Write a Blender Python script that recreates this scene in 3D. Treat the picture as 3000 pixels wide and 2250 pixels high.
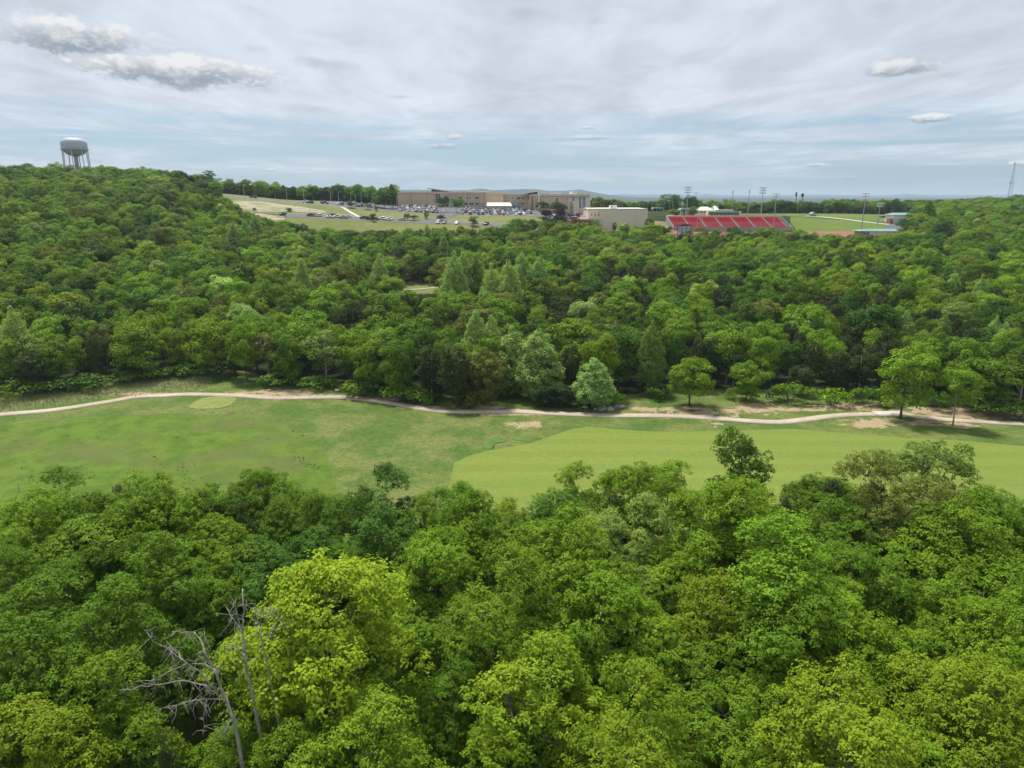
import bpy, math, random
import numpy as np
from mathutils import Vector

# ------------------------------------------------------------------ scene, camera, sky, sun, exposure
scene = bpy.context.scene
for o in list(bpy.data.objects):
    bpy.data.objects.remove(o)
COL = scene.collection
R = math.radians
random.seed(7)
RNG = np.random.default_rng(11)

CAM_Z = 40.0
PITCH = 14.94
F_PX = 2080.0                       # focal length in pixels of a 3000 px wide frame
cam_data = bpy.data.cameras.new("camera")
cam_data.sensor_width = 36.0
cam_data.lens = F_PX / 3000.0 * 36.0
cam_data.clip_start = 0.5
cam_data.clip_end = 90000.0
cam = bpy.data.objects.new("camera", cam_data)
COL.objects.link(cam)
cam.location = (0, 0, CAM_Z)
cam.rotation_euler = (R(90 - PITCH), 0, 0)
scene.camera = cam

SUN_EL, SUN_AZ = 63.0, 330.0        # azimuth clockwise from +Y (the view direction)
SUN_STRENGTH, SUN_ANGLE = 5.0, 9.0
SKY_STRENGTH = 0.09
EXPOSURE = 0.10
HAZE = 0.85e-4
VEIL = (7.35, 8.05, 9.0)             # thin bright cloud veil, in the sky texture's own units
scene.view_settings.view_transform = 'Standard'
scene.view_settings.look = 'None'
scene.view_settings.gamma = 1.0
scene.view_settings.exposure = EXPOSURE
scene.view_settings.use_curve_mapping = False
cy = scene.cycles
cy.use_denoising = True
cy.max_bounces = 5
cy.diffuse_bounces = 2
cy.glossy_bounces = 2
cy.transmission_bounces = 3
cy.volume_bounces = 0
cy.transparent_max_bounces = 4
cy.sample_clamp_indirect = 6.0
cy.use_adaptive_sampling = True
cy.adaptive_threshold = 0.02

sd = bpy.data.lights.new("sun", 'SUN')
sd.energy = SUN_STRENGTH
sd.angle = R(SUN_ANGLE)
sd.color = (1.0, 0.955, 0.88)
sun = bpy.data.objects.new("sun", sd)
COL.objects.link(sun)
sun.rotation_euler = (R(90 - SUN_EL), 0, R(180 - SUN_AZ))


class NG:
    """small helper to write node graphs as expressions"""
    def __init__(self, tree):
        self.t = tree
        self.t.nodes.clear()

    def node(self, kind, ins=None, **props):
        n = self.t.nodes.new(kind)
        for k, v in props.items():
            setattr(n, k, v)
        for k, v in (ins or {}).items():
            s = n.inputs[k]
            if isinstance(v, bpy.types.NodeSocket):
                self.t.links.new(v, s)
            else:
                s.default_value = v
        return n

    def m(self, op, a, b=None, c=None, clamp=False):
        n = self.t.nodes.new('ShaderNodeMath')
        n.operation = op
        n.use_clamp = clamp
        for i, v in enumerate((a, b, c)):
            if v is None:
                continue
            if isinstance(v, bpy.types.NodeSocket):
                self.t.links.new(v, n.inputs[i])
            else:
                n.inputs[i].default_value = v
        return n.outputs[0]

    def mix(self, f, a, b, blend='MIX'):
        n = self.t.nodes.new('ShaderNodeMix')
        n.data_type = 'RGBA'
        n.blend_type = blend
        for s, v in ((n.inputs[0], f), (n.inputs[6], a), (n.inputs[7], b)):
            if isinstance(v, bpy.types.NodeSocket):
                self.t.links.new(v, s)
            elif isinstance(v, (tuple, list)):
                s.default_value = (*v, 1.0) if len(v) == 3 else v
            else:
                s.default_value = v
        return n.outputs[2]

    def ramp(self, x, lo, hi, a=0.0, b=1.0, smooth=True):
        n = self.t.nodes.new('ShaderNodeMapRange')
        n.interpolation_type = 'SMOOTHSTEP' if smooth else 'LINEAR'
        n.clamp = True
        for i, v in enumerate((x, lo, hi, a, b)):
            if isinstance(v, bpy.types.NodeSocket):
                self.t.links.new(v, n.inputs[i])
            else:
                n.inputs[i].default_value = v
        return n.outputs[0]

    def noise(self, vec, scale, detail=3.0, rough=0.55, dist=0.0):
        n = self.node('ShaderNodeTexNoise', {'Scale': scale, 'Detail': detail, 'Roughness': rough, 'Distortion': dist})
        if vec is not None:
            self.t.links.new(vec, n.inputs['Vector'])
        return n.outputs['Fac']

    def link(self, a, b):
        self.t.links.new(a, b)


def pix_dir(px, py):
    u = (px - 1500.0) / F_PX
    v = (1125.0 - py) / F_PX
    p = R(PITCH)
    d = Vector((u, math.cos(p) + v * math.sin(p), -math.sin(p) + v * math.cos(p)))
    return d


def az_el(px, py):
    d = pix_dir(px, py).normalized()
    return math.atan2(d.x, d.y), math.asin(d.z)


def build_world():
    w = bpy.data.worlds.new("World")
    scene.world = w
    w.use_nodes = True
    g = NG(w.node_tree)
    sky = g.node('ShaderNodeTexSky', sky_type='NISHITA', sun_disc=False, sun_elevation=R(SUN_EL),
                 sun_rotation=R(SUN_AZ), air_density=1.0, dust_density=1.2, ozone_density=1.0, altitude=250.0)
    tc = g.node('ShaderNodeTexCoord').outputs['Generated']
    sep = g.node('ShaderNodeSeparateXYZ', {0: tc})
    X, Y, Z = sep.outputs
    el = g.m('ARCSINE', g.m('MAXIMUM', g.m('MINIMUM', Z, 1.0), -1.0))
    az = g.m('ARCTAN2', X, Y)
    # a cloud layer seen in perspective: project the direction on a plane overhead
    zz = g.m('ADD', g.m('MAXIMUM', Z, 0.0), 0.045)
    pl = g.node('ShaderNodeCombineXYZ', {0: g.m('DIVIDE', X, zz), 1: g.m('DIVIDE', Y, zz), 2: 0.0}).outputs[0]
    mp = g.node('ShaderNodeMapping', {'Vector': pl, 'Rotation': (0, 0, R(38)), 'Scale': (1.0, 0.42, 1.0)}).outputs[0]
    wisps = g.noise(mp, 0.75, 8.0, 0.60, 0.7)
    broad = g.noise(pl, 0.20, 4.0, 0.5, 0.3)
    fine = g.noise(mp, 2.1, 7.0, 0.60, 0.5)
    # thin streaks lying along the horizon, seen edge-on
    st = g.node('ShaderNodeCombineXYZ', {0: g.m('MULTIPLY', az, 2.6), 1: g.m('MULTIPLY', el, 34.0), 2: 3.0}).outputs[0]
    streak = g.noise(st, 1.5, 7.0, 0.58, 0.5)
    # the horizon is seen edge-on through clearer air, the veil closes higher up
    up = g.ramp(el, R(2.5), R(8.0), -0.28, 0.42)
    cover = g.m('ADD', g.m('ADD', g.m('MULTIPLY', wisps, 0.85), g.m('MULTIPLY', broad, 0.40)), up)
    mask = g.m('MULTIPLY', g.ramp(cover, 0.40, 0.94), 0.95)
    low = g.m('MULTIPLY', g.ramp(streak, 0.40, 0.64), g.ramp(el, R(0.3), R(2.5), 0.5, 1.0))
    mask = g.m('MAXIMUM', mask, g.m('MULTIPLY', low, 0.85))
    tone = g.ramp(g.m('ADD', g.m('MULTIPLY', fine, 0.55), g.m('MULTIPLY', wisps, 0.65)), 0.40, 0.80, 0.79, 1.10)
    veil = g.node('ShaderNodeVectorMath', {0: VEIL, 1: g.node('ShaderNodeCombineXYZ', {0: tone, 1: tone, 2: tone}).outputs[0]},
                  operation='MULTIPLY').outputs[0]
    base = g.mix(1.0, sky.outputs[0], (0.70, 0.84, 1.0), 'MULTIPLY')
    pale = g.mix(0.48, base, (5.2, 7.2, 8.9))
    colr = g.mix(mask, pale, veil)
    # separate heaped clouds, low in the sky over the hills
    ae = g.node('ShaderNodeCombineXYZ', {0: az, 1: g.m('MULTIPLY', el, 1.7), 2: 0.0}).outputs[0]
    n1 = g.noise(ae, 21.0, 8.0, 0.62, 0.3)
    n2 = g.noise(ae, 75.0, 6.0, 0.62, 0.2)
    puff = g.m('SUBTRACT', g.m('ADD', g.m('MULTIPLY', n1, 0.62), g.m('MULTIPLY', n2, 0.38)), 0.5)
    heaps = [  # px, py, half width, half height, opacity, whiteness of the top
        (215, 102, 235, 92, 1.0, 1.0), (520, 203, 310, 72, 1.0, 1.0), (2640, 198, 125, 38, 0.9, 0.95), (2728, 345, 76, 22, 0.9, 1.0),
        (1330, 401, 30, 15, 0.6, 1.0), (1735, 403, 80, 13, 0.5, 1.0), (1722, 374, 28, 9, 0.5, 1.0), (2390, 484, 42, 10, 0.6, 1.0),
        (2492, 521, 34, 10, 0.7, 1.0), (790, 498, 24, 9, 0.6, 1.0), (2990, 477, 34, 12, 0.7, 1.0), (1300, 428, 55, 15, 0.5, 1.0)]
    greys = [(300, 165, 330, 42, 0.6, 0), (560, 235, 330, 40, 0.6, 0), (960, 188, 140, 20, 0.55, 0), (758, 142, 52, 16, 0.4, 0), (1525, 36, 52, 18, 0.5, 0), (1745, 62, 36, 16, 0.4, 0), (2570, 30, 70, 34, 0.45, 0),
             (1170, 284, 52, 8, 0.5, 0), (330, 150, 300, 30, 0.35, 0), (1895, 196, 36, 9, 0.4, 0), (1560, 372, 70, 10, 0.35, 0), (2780, 220, 50, 10, 0.4, 0)]
    for (px, py, hw, hh, op, wht) in greys + heaps:
        a0, e0 = az_el(px, py)
        a1, _ = az_el(px + hw, py)
        _, e1 = az_el(px, py - hh)
        grey = wht == 0
        dx = g.m('DIVIDE', g.m('SUBTRACT', az, a0), abs(a1 - a0))
        dy = g.m('DIVIDE', g.m('SUBTRACT', el, e0), abs(e1 - e0))
        if not grey:   # flat base
            dy = g.m('MAXIMUM', dy, g.m('MULTIPLY', dy, 1.45))
            dyb = g.m('MINIMUM', dy, g.m('MULTIPLY', dy, 1.35))
        else:
            dyb = dy
        r2 = g.m('ADD', g.m('POWER', g.m('ABSOLUTE', dx), 2.0), g.m('MULTIPLY', dyb, dyb))
        d = g.m('ADD', g.m('SUBTRACT', 1.0, r2), g.m('MULTIPLY', puff, 4.6 if not grey else 4.6))
        mk = g.m('MULTIPLY', g.ramp(d, -0.05, 0.75 if not grey else 1.4), op)
        if grey:
            colr = g.mix(mk, colr, (4.9, 5.35, 6.0))
        else:
            lit = g.ramp(g.m('ADD', dy, g.m('MULTIPLY', puff, 3.4)), -0.62, 0.55)
            c = g.mix(lit, (2.9, 3.45, 4.2), (9.0 * wht, 9.1 * wht, 9.3 * wht))
            colr = g.mix(mk, colr, c)
    bg = g.node('ShaderNodeBackground', {'Color': colr, 'Strength': SKY_STRENGTH})
    out = g.node('ShaderNodeOutputWorld')
    g.link(bg.outputs[0], out.inputs[0])
    w.cycles.sampling_method = 'MANUAL'
    w.cycles.sample_map_resolution = 512


build_world()

# ------------------------------------------------------------------ terrain heights
COLS = [-800, 0, 220, 400, 550, 620, 700, 850, 1000, 1100, 1200, 1400, 1560, 1720, 1900, 2000, 2300, 2450, 2620, 2800, 3000, 3800]
ROWS = [160, 200, 250, 300, 350, 385, 410, 435, 460, 480, 510, 540, 580, 650, 800, 1100]
TAB = [
    [0, 5, 12, 19, 26, 31, 35, 38, 41, 43, 46, 48, 50, 48, 44, 40],
    [0, 5, 12, 19, 26, 31, 35, 38, 42, 44, 46, 48, 48, 46, 40, 30],
    [0, 5, 12, 19, 26, 31, 35, 38, 42, 44, 46, 47, 47, 44, 38, 28],
    [0, 4.5, 11, 18, 25, 30, 34, 38, 42, 44.5, 46, 46, 44, 40, 32, 20],
    [0, 4, 9, 15, 21, 26, 30, 35, 39.5, 41.5, 43, 42, 40, 36, 28, 18],
    [0, 3.5, 8, 13, 19, 23, 26, 32, 37, 40.5, 41.5, 41, 38, 34, 26, 16],
    [0, 3, 6, 10, 14, 18, 22, 29, 34, 38.6, 40, 39, 37, 33, 25, 15],
    [0, 2.5, 5, 8, 11, 14, 19.5, 27, 31, 35.2, 36, 36, 34, 30, 23, 14],
    [0, 2, 4, 6, 9, 13, 18, 26.0, 29.2, 32.7, 34.5, 35.5, 34, 30, 23, 14],
    [0, 2, 3.5, 5.5, 8, 12, 17.5, 25.0, 27.5, 30.3, 32, 33, 33, 29, 22, 13],
    [0, 2, 3.5, 5.5, 7.5, 11, 17, 23.8, 26, 28.5, 30, 31.5, 31.5, 28, 21, 12],
    [0, 2, 3.5, 5, 7, 10, 16, 22.3, 24.5, 26.8, 29, 31, 31, 28, 21, 12],
    [0, 2, 4, 5.5, 7, 9.5, 15, 21, 24, 26.5, 28.5, 29.5, 30, 27, 20, 11],
    [0, 2, 4, 6, 8, 10, 15, 20.3, 23.5, 26.5, 28, 29, 29, 26, 19, 10],
    [0, 2, 4, 6, 8, 10, 15, 19.5, 22.5, 26, 27.5, 28.5, 26, 20, 13, 6],
    [0, 2, 4, 5.5, 6.5, 7.5, 12, 17.5, 19.5, 26.5, 27, 27, 25, 19, 12, 6],
    [0, 2, 4, 5.5, 6.5, 7.5, 12, 17.5, 19.5, 25, 26, 26, 25.5, 21, 14, 8],
    [0, 2, 4, 5.5, 6.5, 8, 13, 17.5, 18.8, 21.5, 24.5, 25.2, 25.5, 22, 19, 20],
    [0, 2, 4, 6, 7.5, 10, 14.5, 17, 18.5, 19.5, 21, 23, 24.5, 22, 19, 20],
    [0, 2, 4.5, 7, 10, 12.5, 14, 15.5, 17, 18, 18.5, 19, 20, 21, 22, 22],
    [0, 2, 5, 8, 11, 13, 15, 16, 17.5, 18.5, 19, 20, 21.5, 24, 25, 24],
    [0, 2, 5, 8, 11, 13, 15, 16.5, 18, 19, 20, 21, 23, 26, 28, 28]]
A_COLS = np.array([(c - 1500) / 2140.0 for c in COLS])
TAB = np.array(TAB, float)


def xs_of(px, D):
    return (px - 1500.0) * D / 2140.0


def smooth_noise(x, y, s, seed=0):
    x = x / s + seed * 17.3
    y = y / s - seed * 9.1
    return (np.sin(x * 1.3 + 1.7 * np.sin(y * 0.9 + seed)) + np.sin(y * 1.7 + 1.3 * np.sin(x * 1.1 + 2 * seed)) + 0.6 * np.sin((x + y) * 2.3 + seed)) / 2.6


def raw_height(x, y):
    x = np.asarray(x, float)
    y = np.asarray(y, float)
    a = x / np.maximum(y, 100.0)
    ai = np.clip(np.interp(a, A_COLS, np.arange(len(COLS))), 0, len(COLS) - 1.0001)
    ri = np.clip(np.interp(y, ROWS, np.arange(len(ROWS))), 0, len(ROWS) - 1.0001)
    i0, j0 = ai.astype(int), ri.astype(int)
    fa, fr = ai - i0, ri - j0
    z = (TAB[i0, j0] * (1 - fa) * (1 - fr) + TAB[i0 + 1, j0] * fa * (1 - fr) + TAB[i0, j0 + 1] * (1 - fa) * fr + TAB[i0 + 1, j0 + 1] * fa * fr)
    z = np.where(y < 160, 0.0, z)
    # far country
    px = 1500 + 2140 * a
    r1 = np.interp(px, [-3000, 0, 700, 1000, 1100, 1160, 1230, 1300, 1371, 1395, 1407, 1420, 1440, 1470, 1500, 1540, 1575, 1608, 1653, 1685, 1700, 1732, 1778, 1850, 2000, 4000],
                   [60, 70, 74, 82, 84, 86, 86, 82, 82, 94, 98, 94, 84, 85, 90, 95, 90, 76, 76, 84, 86, 64, 38, 16, 6, 0])
    r2 = np.interp(px, [-3000, 500, 850, 880, 920, 960, 1000, 1050, 1100, 1600, 1778, 1800, 1834, 1870, 1900, 1947, 1954, 1975, 1990, 2008, 2040, 2050, 2065, 2092, 2130, 2200, 2300, 2360, 2420, 2490, 2616, 2645, 2662, 2680, 2720, 2900, 3000, 5000],
                   [60, 50, 50, 56, 46, 54, 60, 50, 52, 30, 30, 42, 46, 38, 44, 38, 42, 36, 44, 30, 38, 34, 48, 32, 30, 26, 30, 40, 38, 28, 30, 48, 40, 44, 30, 34, 30, 36])
    far = 4 * smooth_noise(x, y, 420, 3) - 2
    far = far + (r1 + 1.2 * smooth_noise(x, y, 260, 5)) * np.exp(-((y - 7000) / 1300.0) ** 2)
    far = far + (1.45 * r2 - 14 + 2.0 * smooth_noise(x, y, 380, 6)) * np.exp(-((y - 15000) / 2200.0) ** 2)
    t = np.clip((y - 900) / 900.0, 0, 1)
    t = t * t * (3 - 2 * t)
    z = z * (1 - t) + far * t
    und = 0.35 * smooth_noise(x, y, 22, 1) + 0.5 * smooth_noise(x, y, 55, 2)
    k = np.clip((y - 60) / 40, 0, 1) * (1 - np.clip((y - 400) / 20, 0, 1))
    return z + und * k * 0.8


FX = np.arange(-480, 481, 4.0)
FY = np.arange(-60, 721, 4.0)


def spread_axis(start, end, r, first=4.0):
    out, s, p = [], first, start
    while p < end:
        s *= 1 + r
        p += s
        out.append(p)
    return np.array(out)


gx = spread_axis(480, 19000, 0.05)
gy = spread_axis(720, 26000, 0.032)
AX = np.concatenate([-gx[::-1], FX, gx])
AY = np.concatenate([FY, gy])
GXX, GYY = np.meshgrid(AX, AY, indexing='ij')
HZ = raw_height(GXX, GYY)


def blur1(a, ker, axis):
    pad = len(ker) // 2
    b = np.take(a, np.clip(np.arange(-pad, a.shape[axis] + pad), 0, a.shape[axis] - 1), axis=axis)
    out = np.zeros_like(a)
    for i, k in enumerate(ker):
        out += k * np.take(b, np.arange(i, i + a.shape[axis]), axis=axis)
    return out


ker = np.exp(-0.5 * (np.arange(-4, 5) / 1.5) ** 2)
ker /= ker.sum()
HB = blur1(blur1(HZ, ker, 0), ker, 1)
i0, i1 = len(gx), len(gx) + len(FX)
HZ[i0:i1, :len(FY)] = HB[i0:i1, :len(FY)]


def zt(x, y):
    """height of the terrain mesh"""
    xa, ya = np.atleast_1d(np.asarray(x, float)), np.atleast_1d(np.asarray(y, float))
    xa, ya = np.broadcast_arrays(xa, ya)
    i = np.clip(np.searchsorted(AX, xa) - 1, 0, len(AX) - 2)
    j = np.clip(np.searchsorted(AY, ya) - 1, 0, len(AY) - 2)
    fx = (xa - AX[i]) / (AX[i + 1] - AX[i])
    fy = (ya - AY[j]) / (AY[j + 1] - AY[j])
    z = HZ[i, j] * (1 - fx) * (1 - fy) + HZ[i + 1, j] * fx * (1 - fy) + HZ[i, j + 1] * (1 - fx) * fy + HZ[i + 1, j + 1] * fx * fy
    if np.ndim(x) == 0 and np.ndim(y) == 0:
        return float(z[0])
    return z


def on_ground(px, py, dmax=900.0):
    """where the line of sight of a place in the photograph meets the terrain"""
    d = pix_dir(px, py)
    d = d / d.y
    ys = np.arange(20, dmax, 1.0)
    zr = CAM_Z + d.z * ys
    below = np.nonzero(zr < zt(d.x * ys, ys))[0]
    y = ys[below[0]] if len(below) else dmax
    return (d.x * y, y, zt(d.x * y, y))


def at_depth(px, py, D):
    d = pix_dir(px, py)
    d = d / d.y
    return Vector((d.x * D, D, CAM_Z + d.z * D))


def at_height(px, py, z):
    d = pix_dir(px, py)
    t = (z - CAM_Z) / d.z
    return Vector((d.x * t, d.y * t, z))


def project(x, y, z):
    p = R(PITCH)
    dz = z - CAM_Z
    f = y * math.cos(p) - dz * math.sin(p)
    u = y * math.sin(p) + dz * math.cos(p)
    return 1500 + F_PX * x / f, 1125 - F_PX * u / f


# ------------------------------------------------------------------ mesh helpers
def make_mesh(name, verts, faces, mats, midx=None, attrs=None, smooth=False):
    verts = np.asarray(verts, np.float32)
    me = bpy.data.meshes.new(name)
    if isinstance(faces, np.ndarray):
        nf, k = faces.shape
        me.vertices.add(len(verts))
        me.vertices.foreach_set('co', verts.ravel())
        me.loops.add(nf * k)
        me.loops.foreach_set('vertex_index', faces.astype(np.int32).ravel())
        me.polygons.add(nf)
        me.polygons.foreach_set('loop_start', np.arange(0, nf * k, k, dtype=np.int32))
        me.polygons.foreach_set('loop_total', np.full(nf, k, dtype=np.int32))
    else:
        me.from_pydata(verts.tolist(), [], faces)
        nf = len(faces)
    for m in (mats if isinstance(mats, (list, tuple)) else [mats]):
        me.materials.append(m)
    if midx is not None:
        me.polygons.foreach_set('material_index', np.asarray(midx, np.int32))
    if smooth:
        me.polygons.foreach_set('use_smooth', np.ones(nf, bool))
    me.update(calc_edges=True)
    for nm, (dom, typ, data) in (attrs or {}).items():
        at = me.attributes.new(nm, typ, dom)
        at.data.foreach_set('value' if typ in ('FLOAT', 'INT') else 'vector', np.asarray(data, np.float32).ravel())
    return me


class MB:
    """collects boxes, prisms, tubes and turned shapes for ONE mesh"""
    def __init__(self):
        self.v, self.f = [], []

    def add(self, vs, fs):
        b = len(self.v)
        self.v += [tuple(p) for p in vs]
        self.f += [tuple(b + i for i in f) for f in fs]
        return self

    def box(self, x0, x1, y0, y1, z0, z1):
        return self.add([(x0, y0, z0), (x1, y0, z0), (x1, y1, z0), (x0, y1, z0), (x0, y0, z1), (x1, y0, z1), (x1, y1, z1), (x0, y1, z1)],
                        [(0, 3, 2, 1), (4, 5, 6, 7), (0, 1, 5, 4), (1, 2, 6, 5), (2, 3, 7, 6), (3, 0, 4, 7)])

    def prism(self, poly, y0, y1):
        """poly in x,z, extruded along y"""
        n = len(poly)
        vs = [(x, y0, z) for x, z in poly] + [(x, y1, z) for x, z in poly]
        fs = [tuple(range(n)), tuple(range(2 * n - 1, n - 1, -1))] + [(i, i + n, (i + 1) % n + n, (i + 1) % n) for i in range(n)]
        return self.add(vs, fs)

    def slab(self, poly, z0, z1):
        n = len(poly)
        vs = [(x, y, z0) for x, y in poly] + [(x, y, z1) for x, y in poly]
        fs = [tuple(range(n - 1, -1, -1)), tuple(range(n, 2 * n))] + [(i, (i + 1) % n, (i + 1) % n + n, i + n) for i in range(n)]
        return self.add(vs, fs)

    def tube(self, pts, rad, sides=6, cap=True):
        pts = [Vector(p) for p in pts]
        if not isinstance(rad, (list, tuple)):
            rad = [rad] * len(pts)
        vs, fs = [], []
        for i, p in enumerate(pts):
            t = (pts[min(i + 1, len(pts) - 1)] - pts[max(i - 1, 0)]).normalized()
            ref = Vector((0, 0, 1)) if abs(t.z) < 0.9 else Vector((1, 0, 0))
            a = t.cross(ref).normalized()
            b = t.cross(a)
            for k in range(sides):
                th = 2 * math.pi * k / sides
                vs.append(p + (a * math.cos(th) + b * math.sin(th)) * rad[i])
        for i in range(len(pts) - 1):
            for k in range(sides):
                k2 = (k + 1) % sides
                fs.append((i * sides + k, i * sides + k2, (i + 1) * sides + k2, (i + 1) * sides + k))
        if cap:
            fs.append(tuple(range(sides - 1, -1, -1)))
            fs.append(tuple(range((len(pts) - 1) * sides, len(pts) * sides)))
        return self.add(vs, fs)

    def lathe(self, prof, sides=24, c=(0, 0)):
        vs, fs = [], []
        for r, z in prof:
            for k in range(sides):
                th = 2 * math.pi * k / sides
                vs.append((c[0] + r * math.cos(th), c[1] + r * math.sin(th), z))
        for i in range(len(prof) - 1):
            for k in range(sides):
                k2 = (k + 1) % sides
                fs.append((i * sides + k, i * sides + k2, (i + 1) * sides + k2, (i + 1) * sides + k))
        fs.append(tuple(range(sides - 1, -1, -1)))
        fs.append(tuple(range((len(prof) - 1) * sides, len(prof) * sides)))
        return self.add(vs, fs)

    def mesh(self, name, mat, smooth=False):
        me = bpy.data.meshes.new(name)
        me.from_pydata(self.v, [], self.f)
        for m in (mat if isinstance(mat, (list, tuple)) else [mat]):
            me.materials.append(m)
        if smooth:
            me.polygons.foreach_set('use_smooth', np.ones(len(me.polygons), bool))
        me.update()
        return me

    def obj(self, name, mat, parent=None, smooth=False, **kw):
        return put(name, self.mesh(name, mat, smooth), parent, **kw)


def put(name, data, parent=None, loc=None, rz=None, scale=None, color=None):
    o = bpy.data.objects.new(name, data)
    COL.objects.link(o)
    if parent is not None:
        o.parent = parent
    if loc is not None:
        o.location = loc
    if rz is not None:
        o.rotation_euler = (0, 0, rz)
    if scale is not None:
        o.scale = scale
    if color is not None:
        o.color = (*color, 1.0)
    return o


def tag(o, label=None, cat=None, group=None, kind=None):
    if label:
        o['label'] = label
    if cat:
        o['category'] = cat
    if group:
        o['group'] = group
    if kind:
        o['kind'] = kind
    return o


# ------------------------------------------------------------------ materials
def mat_new(name):
    m = bpy.data.materials.new(name)
    m.use_nodes = True
    return m, NG(m.node_tree)


def finish(g, shader, disp=None):
    out = g.node('ShaderNodeOutputMaterial')
    g.link(shader, out.inputs['Surface'])


def simple(name, col, rough=0.7, metal=0.0, var=0.12, scale=0.6, spec=0.4):
    """plain paint, concrete, metal ... with a little large and small mottling"""
    m, g = mat_new(name)
    co = g.node('ShaderNodeTexCoord').outputs['Object']
    n = g.m('ADD', g.m('MULTIPLY', g.noise(co, scale, 4.0), 0.6), g.m('MULTIPLY', g.noise(co, scale * 9, 3.0), 0.4))
    f = g.ramp(n, 0.3, 0.7, 1 - var, 1 + var)
    cc = g.node('ShaderNodeCombineXYZ', {0: f, 1: f, 2: f}).outputs[0]
    c = g.node('ShaderNodeVectorMath', {0: col[:3], 1: cc}, operation='MULTIPLY').outputs[0]
    b = g.node('ShaderNodeBsdfPrincipled', {'Base Color': c, 'Roughness': rough, 'Metallic': metal, 'Specular IOR Level': spec})
    finish(g, b.outputs[0])
    return m


def leaf_material(name, source):
    m, g = mat_new(name)
    if source == 'OBJECT':
        col = g.node('ShaderNodeObjectInfo').outputs['Color']
    else:
        col = g.node('ShaderNodeAttribute', attribute_type='INSTANCER', attribute_name='tint').outputs['Color']
    tone = g.node('ShaderNodeAttribute', attribute_name='tone').outputs['Fac']
    k = g.ramp(tone, 0.0, 1.0, 0.66, 1.36, smooth=False)
    kk = g.node('ShaderNodeCombineXYZ', {0: g.m('POWER', k, 1.25), 1: k, 2: k}).outputs[0]
    c = g.node('ShaderNodeVectorMath', {0: col, 1: kk}, operation='MULTIPLY').outputs[0]
    p = g.node('ShaderNodeBsdfPrincipled', {'Base Color': c, 'Roughness': 0.6, 'Specular IOR Level': 0.08})
    ct = g.node('ShaderNodeVectorMath', {0: c, 1: (1.25, 1.15, 0.7)}, operation='MULTIPLY').outputs[0]
    t = g.node('ShaderNodeBsdfTranslucent', {'Color': ct})
    mx = g.node('ShaderNodeMixShader', {0: 0.25, 1: p.outputs[0], 2: t.outputs[0]})
    finish(g, mx.outputs[0])
    return m


def bark_material(name, col):
    m, g = mat_new(name)
    co = g.node('ShaderNodeTexCoord').outputs['Object']
    mp = g.node('ShaderNodeMapping', {'Vector': co, 'Scale': (6, 6, 1.2)}).outputs[0]
    n = g.noise(mp, 1.4, 5.0, 0.65)
    f = g.ramp(n, 0.3, 0.7, 0.55, 1.35)
    cc = g.node('ShaderNodeCombineXYZ', {0: f, 1: f, 2: f}).outputs[0]
    c = g.node('ShaderNodeVectorMath', {0: col, 1: cc}, operation='MULTIPLY').outputs[0]
    bp = g.node('ShaderNodeBump', {'Strength': 0.5, 'Distance': 0.05, 'Height': n})
    b = g.node('ShaderNodeBsdfPrincipled', {'Base Color': c, 'Roughness': 0.85, 'Normal': bp.outputs[0]})
    finish(g, b.outputs[0])
    return m


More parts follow.
